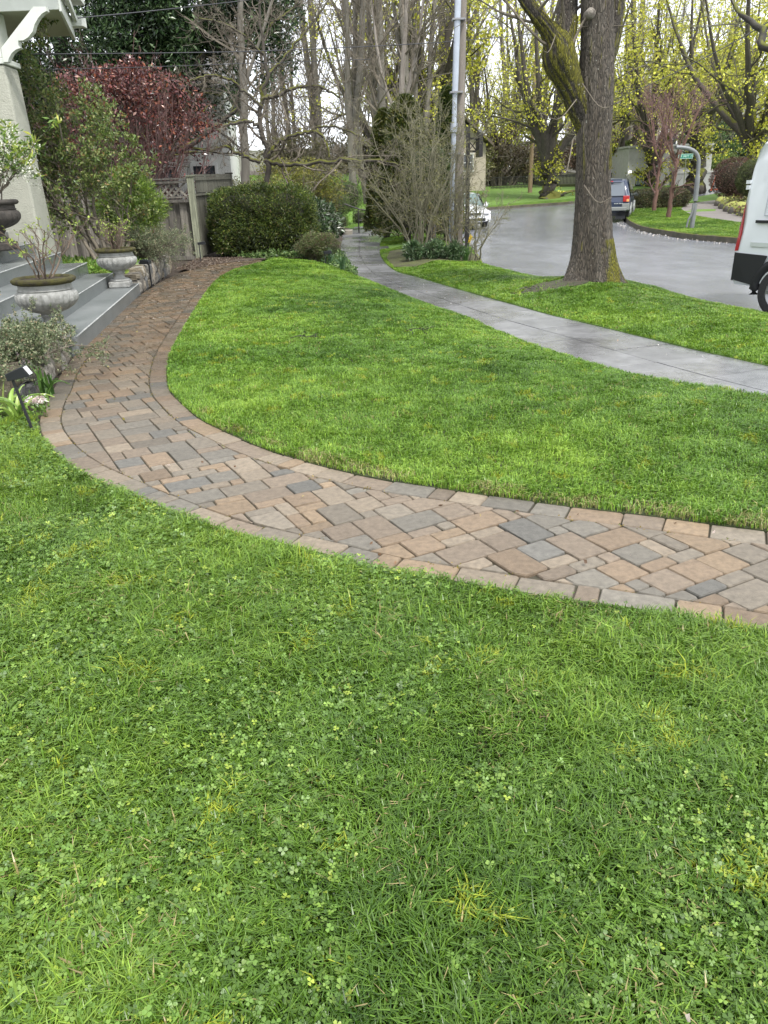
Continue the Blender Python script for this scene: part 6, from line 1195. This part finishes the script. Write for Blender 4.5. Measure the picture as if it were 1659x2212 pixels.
h3 = A(1010, 393, 62); house('small beige sided house seen past the black post', (h3[0], 64, .9), 3.2, 6, 3.2, SID, mat('brown roof', (.14, .11, .09), .8), [(.2, 1.4, .8, 1.1)], pitch=.9)
h4 = A(905, 400, 70); house('low grey house far behind the grassy mound', (h4[0] - 1.5, 72, 1.0), 11, 8, 2.6, mat('grey wall', (.24, .24, .22), .8), SHG, [(-3, .7, 1.5, 1.1), (2, .7, 1.5, 1.1)], pitch=.3, gable='y')
# far fence
ff = thing('metal_fence', 'low black railing across the road behind the far lawn', 'fence', (A(1060, 405, 66)[0], 66, 1.0)); m = MB(); n_ = 90; W2 = A(1330, 405, 66)[0] - A(1060, 405, 66)[0]
for k in range(n_): m.box(k * W2 / n_, k * W2 / n_ + .04, 0, .04, -.6, .8)
m.build('balusters', BLKW, ff); MB().box(0, W2, -.02, .06, .74, .79).box(0, W2, -.02, .06, .0, .05).build('rails', BLKW, ff)
q = A(1145, 410, 58); pt_ = A(1145, 300, 58); t = thing('wooden_post', 'plain tan wooden pole on the far lawn left of the mossy maple', 'pole', (q[0], 58, q[2] - .3)); MB().tubes([(0, 0, 0), (0, 0, (pt_[2] - q[2]) * .5), (0, 0, pt_[2] - q[2] + 5)], [.16, .15, .13], 12).build('pole', mat('tan wood', (.26, .19, .11), .8, col2=(.18, .13, .08), nscale=3, stretch=(3, 3, .2)), t, smooth=True)

# ================================================================ DECIDUOUS TREES BEHIND
YF = [(.52, .52, .05), (.40, .42, .04), (.64, .60, .10), (.28, .31, .04)]
def maple(label, loc, seed, H=13, spread=6, fork=2.2, rt=.45, nl=7, flowers=1., group='maples across the road', rz=0, low=.1, bark=BARKM, fl=None, L=.15):
    r = rg(seed); lim = [[(0, 0, -.3, rt * 1.5), (0, 0, .25, rt * 1.08), (.03, 0, fork * .6, rt * .92), (0, 0, fork, rt * .98)]]
    for k in range(nl):
        a = 6.28 * k / nl + r.random() * .6; s = spread * (.35 + .6 * r.random()); h = H * (.75 + .35 * r.random()); w = rt * (.38 + .18 * r.random())
        lim.append([(0, 0, fork * .75, w * 1.1), (math.cos(a) * s * .28, math.sin(a) * s * .28, fork + (h - fork) * .14, w), (math.cos(a) * s * .62, math.sin(a) * s * .62, fork + (h - fork) * .42, w * .6), (math.cos(a) * s, math.sin(a) * s, h, w * .12)])
    lv = [dict(n=7, t0=.22, lf=.42, rf=.40, ang=48, k=8, curl=.16, up=.05, thick=True), dict(n=6, t0=.15, lf=.45, rf=.45, ang=45, k=7, curl=.18, up=.0, rmin=.009, sides=4), dict(n=5, t0=.15, lf=.45, rf=.6, ang=42, k=5, curl=.2, up=0, rmin=.006)]
    return tree('maple_tree', label, 'tree', loc, lim, lv, bark, TWIGG, fl or dict(n=1, L=L, cols=YF, w=[4, 3, 2, 1], spread=.05, frac=.62 * flowers, cluster=6, crad=.16, aspect=.75, t0=.5), seed, group, n=12, k=16, wob=.25, lname='blossom', rz=rz)
gm = A(1182, 432, 52); m1 = maple('stout mossy maple with yellow green blossom on the far lawn', (gm[0], 52, gm[2]), 320, H=11, spread=6.5, fork=2.6, rt=.48, nl=8)
gm = A(1403, 421, 60.5); m2 = maple('mossy maple standing right beside the garage door', (gm[0], 60.5, gm[2]), 321, H=13, spread=6, fork=2.9, rt=.45, nl=6, flowers=1.1)
gm = A(1500, 402, 57.5); m3 = maple('gnarled pollarded maple behind the street name sign', (gm[0], 57.5, gm[2]), 322, H=11, spread=5.5, fork=3.0, rt=.55, nl=7, flowers=1.2)
gm = A(1614, 400, 47); m4 = maple('large many limbed maple at the right behind the van', (gm[0], 47, gm[2] - .3), 323, H=13, spread=7, fork=2.8, rt=.42, nl=10, flowers=1.3)
gm = A(1340, 420, 66); m5 = dup(m2, (gm[0], 66, gm[2]), 2.0, 'maple just right of the big street tree trunk', .95)
gm = A(1080, 400, 74); m6 = dup(m1, (gm[0], 74, gm[2]), 2.4, 'farther maple left of the stout mossy one', .95)
gm = A(760, 420, 40); m7 = dup(m2, (A(840, 300, 46)[0], 60, 1.0), 1.1, 'yellow flowering maple rising behind the arborvitae', .95)
gm = A(930, 420, 56); m8 = dup(m3, (gm[0], 60, 1.0), .4, 'tall yellow flowering maple straight behind the utility pole', 1.5)
m9 = dup(m1, (A(1580, 400, 78)[0], 80, 2.4), 4.0, 'maple beside the pale grey house up the bank', 1.1)

def tall(label, loc, seed, H=24, stems=3, sp=1.5, group='tall bare trees in the background', rt=.26, sc=1, flw=0.):
    r = rg(seed); lim = []
    for k in range(stems):
        a = r.random() * 6.28; s = sp * (.4 + r.random()); h = H * (.8 + .3 * r.random()); w = rt * (.65 + .5 * r.random()); b = .55 * k
        lim.append([(b * math.cos(a), b * math.sin(a), -.3, w * 1.2), (math.cos(a) * s * .4, math.sin(a) * s * .4, h * .25, w), (math.cos(a) * s * .8, math.sin(a) * s * .8, h * .6, w * .62), (math.cos(a) * s, math.sin(a) * s, h, w * .12)])
    lv = [dict(n=20, t0=.15, lf=.22, rf=.34, ang=34, k=7, curl=.09, up=.12, rmin=.012, sides=4), dict(n=7, t0=.15, lf=.42, rf=.5, ang=34, k=6, curl=.12, up=.06, rmin=.008), dict(n=4, t0=.15, lf=.5, rf=.6, ang=32, k=4, curl=.12, up=.05, rmin=.006)]
    return tree('tall_bare_tree', label, 'tree', loc, lim, lv, FARBARK, TWIG, dict(n=1, L=.13, cols=YF, spread=.05, frac=flw, cluster=3, crad=.12, aspect=.75, t0=.5) if flw else None, seed, group, n=8, k=14, wob=.15, lname='foliage')  # foliage here is sparse yellow green blossom, as on the maples
tA = tall('tall bare tree with three leaning stems right of the contorted mossy tree', (A(752, 400, 46)[0], 46, .6), 330, 24, 3, 1.6, rt=.22)
tB = tall('tall twin stemmed bare tree above the yellow green shrub', (A(820, 400, 50)[0], 50, .8), 331, 25, 2, 1.2, rt=.22, flw=.10)
tC = tall('tall four stemmed bare tree left of the silver conduit', (A(905, 400, 55)[0], 55, .8), 332, 26, 4, 2.2, rt=.19, flw=.12)
for i, (src, px, Y, rz, sc, lb) in enumerate([(tC, 700, 60, 1.0, .9, 'slender bare tree behind the long mossy limb'), (tA, 640, 64, 2.2, .85, 'bare tree seen through gaps left of the long mossy limb'), (tB, 960, 62, 2.9, 1.05, 'bare tree directly behind the silver conduit'), (tA, 1030, 66, 4.1, 1.0, 'bare tree right of the black post'), (tC, 1100, 80, 5.0, 1.0, 'distant bare tree above the stout mossy maple'), (tB, 1160, 88, .6, 1.0, 'distant bare tree left of the big street tree'),
        (tB, 1345, 72, 1.7, 1.0, 'tall bare tree right behind the big street tree'), (tA, 1375, 76, 3.4, 1.05, 'tall pale bare tree above the garage'), (tC, 1440, 96, 2.6, 1.0, 'distant bare tree above the street name sign'), (tA, 590, 74, 5.6, 1.0, 'distant bare tree between evergreen and mossy tree'), (tB, 1540, 104, 2.0, 1.1, 'distant bare tree above the pale grey house')]):
    dup(src, (A(px, 400, Y)[0], Y, 1.0 + .02 * (Y - 60)), rz, lb, sc)
# overhanging branch from a tree outside the frame
o = np.array([7.6, 9.5, -.35]); T_ = lambda pts, Y, d=0.: local(px_limb(pts, Y, d), o)
tree('roadside_tree', 'dark mossy branch reaching in at the top right corner', 'tree', o, [[(0, 0, 0, .32), (.1, 0, 2, .28), (0, .2, 5, .2), (-.2, .4, 8, .1)], [(0, .1, 2.8, .1)] + T_([(1700, 110, 9), (1650, 70, 8), (1608, 35, 5), (1585, 5, 4), (1560, -60, 3)], 10.5, 1.2), [(0, .1, 5.6, .08)] + T_([(1659, -60, 6), (1500, -90, 4), (1440, -40, 2)], 10.5, .5)],
     [dict(n=7, t0=.5, lf=.2, rf=.4, ang=50, k=7, curl=.15, up=-.02), dict(n=5, t0=.2, lf=.5, rf=.6, ang=45, k=5, curl=.15)], BARKD, TWIGG, None, 340, k=20)
# background masses of brown twigs and evergreens closing the view
for i, (px, Y, w, h, c, lb, n) in enumerate([(1080, 72, 7, 2.6, [(.14, .11, .07), (.10, .08, .055), (.18, .16, .07)], 'wide brown thicket behind the far railing', 9000), (1290, 76, 6, 3.0, [(.15, .10, .07), (.11, .08, .055)], 'reddish brown thicket behind the big street tree', 7000), (980, 68, 4, 2.4, [(.12, .13, .04), (.18, .18, .06)], 'olive thicket behind the beige house', 6000), (800, 66, 5, 3.0, [(.13, .12, .06), (.18, .17, .06), (.09, .09, .05)], 'olive brown thicket behind the mound', 8000), (660, 56, 4, 2.2, [(.10, .10, .05), (.15, .14, .06)], 'dull olive thicket behind the mossy tree', 5000), (1390, 98, 9, 5, [(.12, .11, .07), (.16, .15, .09)], 'tall brownish thicket behind the cream house', 7000)]):
    b = A(px, 400, Y); bush('thicket', lb, 'shrub', (b[0], Y, .6), (w, 2, h), n, .22, c, 350 + i, k=90, cr=.16, shell=.4, stems=30, twigs=3, group='thickets closing the background')
# distant hills of roofs and trees are out of sight; the ground simply rises
grid_sheet('hill', -260, 320, 125, 420, 40, 20, lambda x, y: 2.0 + .05 * (y - 125) + 4 * fbm(x, y, 60, 6), mat('wooded hill', (.06, .07, .04), .95, col2=(.10, .09, .06), nscale=.12))

# ================================================================ LITTER
PET = mat('petal', (.72, .68, .66), .6)
def litter(name, label, poly, zf, n, L, cols, seed):
    r = rg(seed); p = scatter(np.array(poly), 400, r); p = p[r.permutation(len(p))[:n]]; k = vn(p[:, 0], p[:, 1], .5, seed) > .35; p = p[k]
    leaves(MB(), np.c_[p, zf(p[:, 0], p[:, 1]) + .006], L, r, cols, aspect=.8, flat=-.0).build(name, LEAF, kind='stuff', label=label, category='litter')
K1 = offset_pl(CKd[CKd[:, 1] < 37], -.05); K2 = offset_pl(CKd[CKd[:, 1] < 37], -.45)
litter('fallen_petals', 'pale fallen blossom drifted along the corner kerb', np.vstack([K1, K2[::-1]]), lambda x, y: -.495 + terr(x, y), 900, .05, [(.62, .6, .57), (.45, .4, .34)], 360)
litter('fallen_petals', 'pale fallen blossom on the wet road beside the verge', [(5.0, 13.5), (5.5, 11.6), (6.6, 8.6), (7.2, 9), (6.3, 11.8), (5.6, 13.8)], lambda x, y: -.495 + terr(x, y), 420, .035, [(.62, .6, .57), (.4, .38, .33)], 361)
litter('fallen_petals', 'scattered petals and scraps on the pavement', np.vstack([SWLd[(SWLd[:, 1] < 33)], SWRd[(SWRd[:, 1] < 33)][::-1]]), lambda x, y: -.293 + terr(0, y), 130, .022, [(.6, .58, .55), (.3, .2, .12), (.12, .09, .06)], 362)
litter('fallen_leaves', 'a few tiny leaves and petals on the brick path', np.vstack([OUTd, INNd[::-1]]), lambda x, y: .006 + 0 * x, 90, .022, [(.6, .5, .45), (.2, .12, .07), (.35, .3, .08)], 363)
for i, (x, y, lb) in enumerate([(655, 732, 'dark fallen twig with shrivelled leaves on the lawn between the paths'), (905, 716, 'small dark fallen twig on the lawn nearer the pavement'), (1720 / 1.507, 950 / 1.507 + 5, 'bent fallen twig on the verge near the street tree')]):
    g = G(x, y, .02 if i < 2 else -.24); r = rg(370 + i); t = thing('fallen_twig', lb, 'twig', (g[0], g[1], .035 if i < 2 else float(z_strip(np.array([g[0]]), np.array([g[1]]))[0]) + .04)); P = smooth_path([(-.22, 0, 0), (-.05, .03, .03), (.1, -.01, .01), (.24, .04, .05)], 8)[None]; m = MB().tubes(P, np.full((1, 8), .006), 5); P2, R2 = grow(P, np.full((1, 8), .006), 5, r, .1, 1, .3, .7, 45, 15, 4); m.tubes(P2, R2, 4); m.build('stem', BARKD, t); t.scale = (.65,) * 3
    leaves(MB(), on_twigs(P2, 6, r, .01), .045, r, [(.02, .03, .02), (.05, .05, .04)], aspect=.4).build('leaves', LEAF, t)
litter('fallen_petals', 'a few white petals lying in the front lawn', FRONT, lambda x, y: z_front(x, y) + .03, 60, .018, [(.75, .72, .70), (.6, .5, .45)], 364)
r = rg(380); m = MB(); pts_ = np.vstack([offset_pl(OUTd[OUTd[:, 1] < 8], -.157), offset_pl(INNd[INNd[:, 1] < 8], .157)]); pts_ = pts_[r.random(len(pts_)) < .55]; pts_ = np.repeat(pts_, 14, 0) + r.normal(size=(len(pts_) * 14, 2)) * [.018, .018]
leaves(m, np.c_[pts_, np.full(len(pts_), -.004)], .010, r, [(.20, .16, .03), (.28, .20, .04), (.12, .14, .03)], aspect=.7).build('joint_moss', LEAF, kind='stuff', label='yellow brown moss in the joints of the brick path', category='moss')
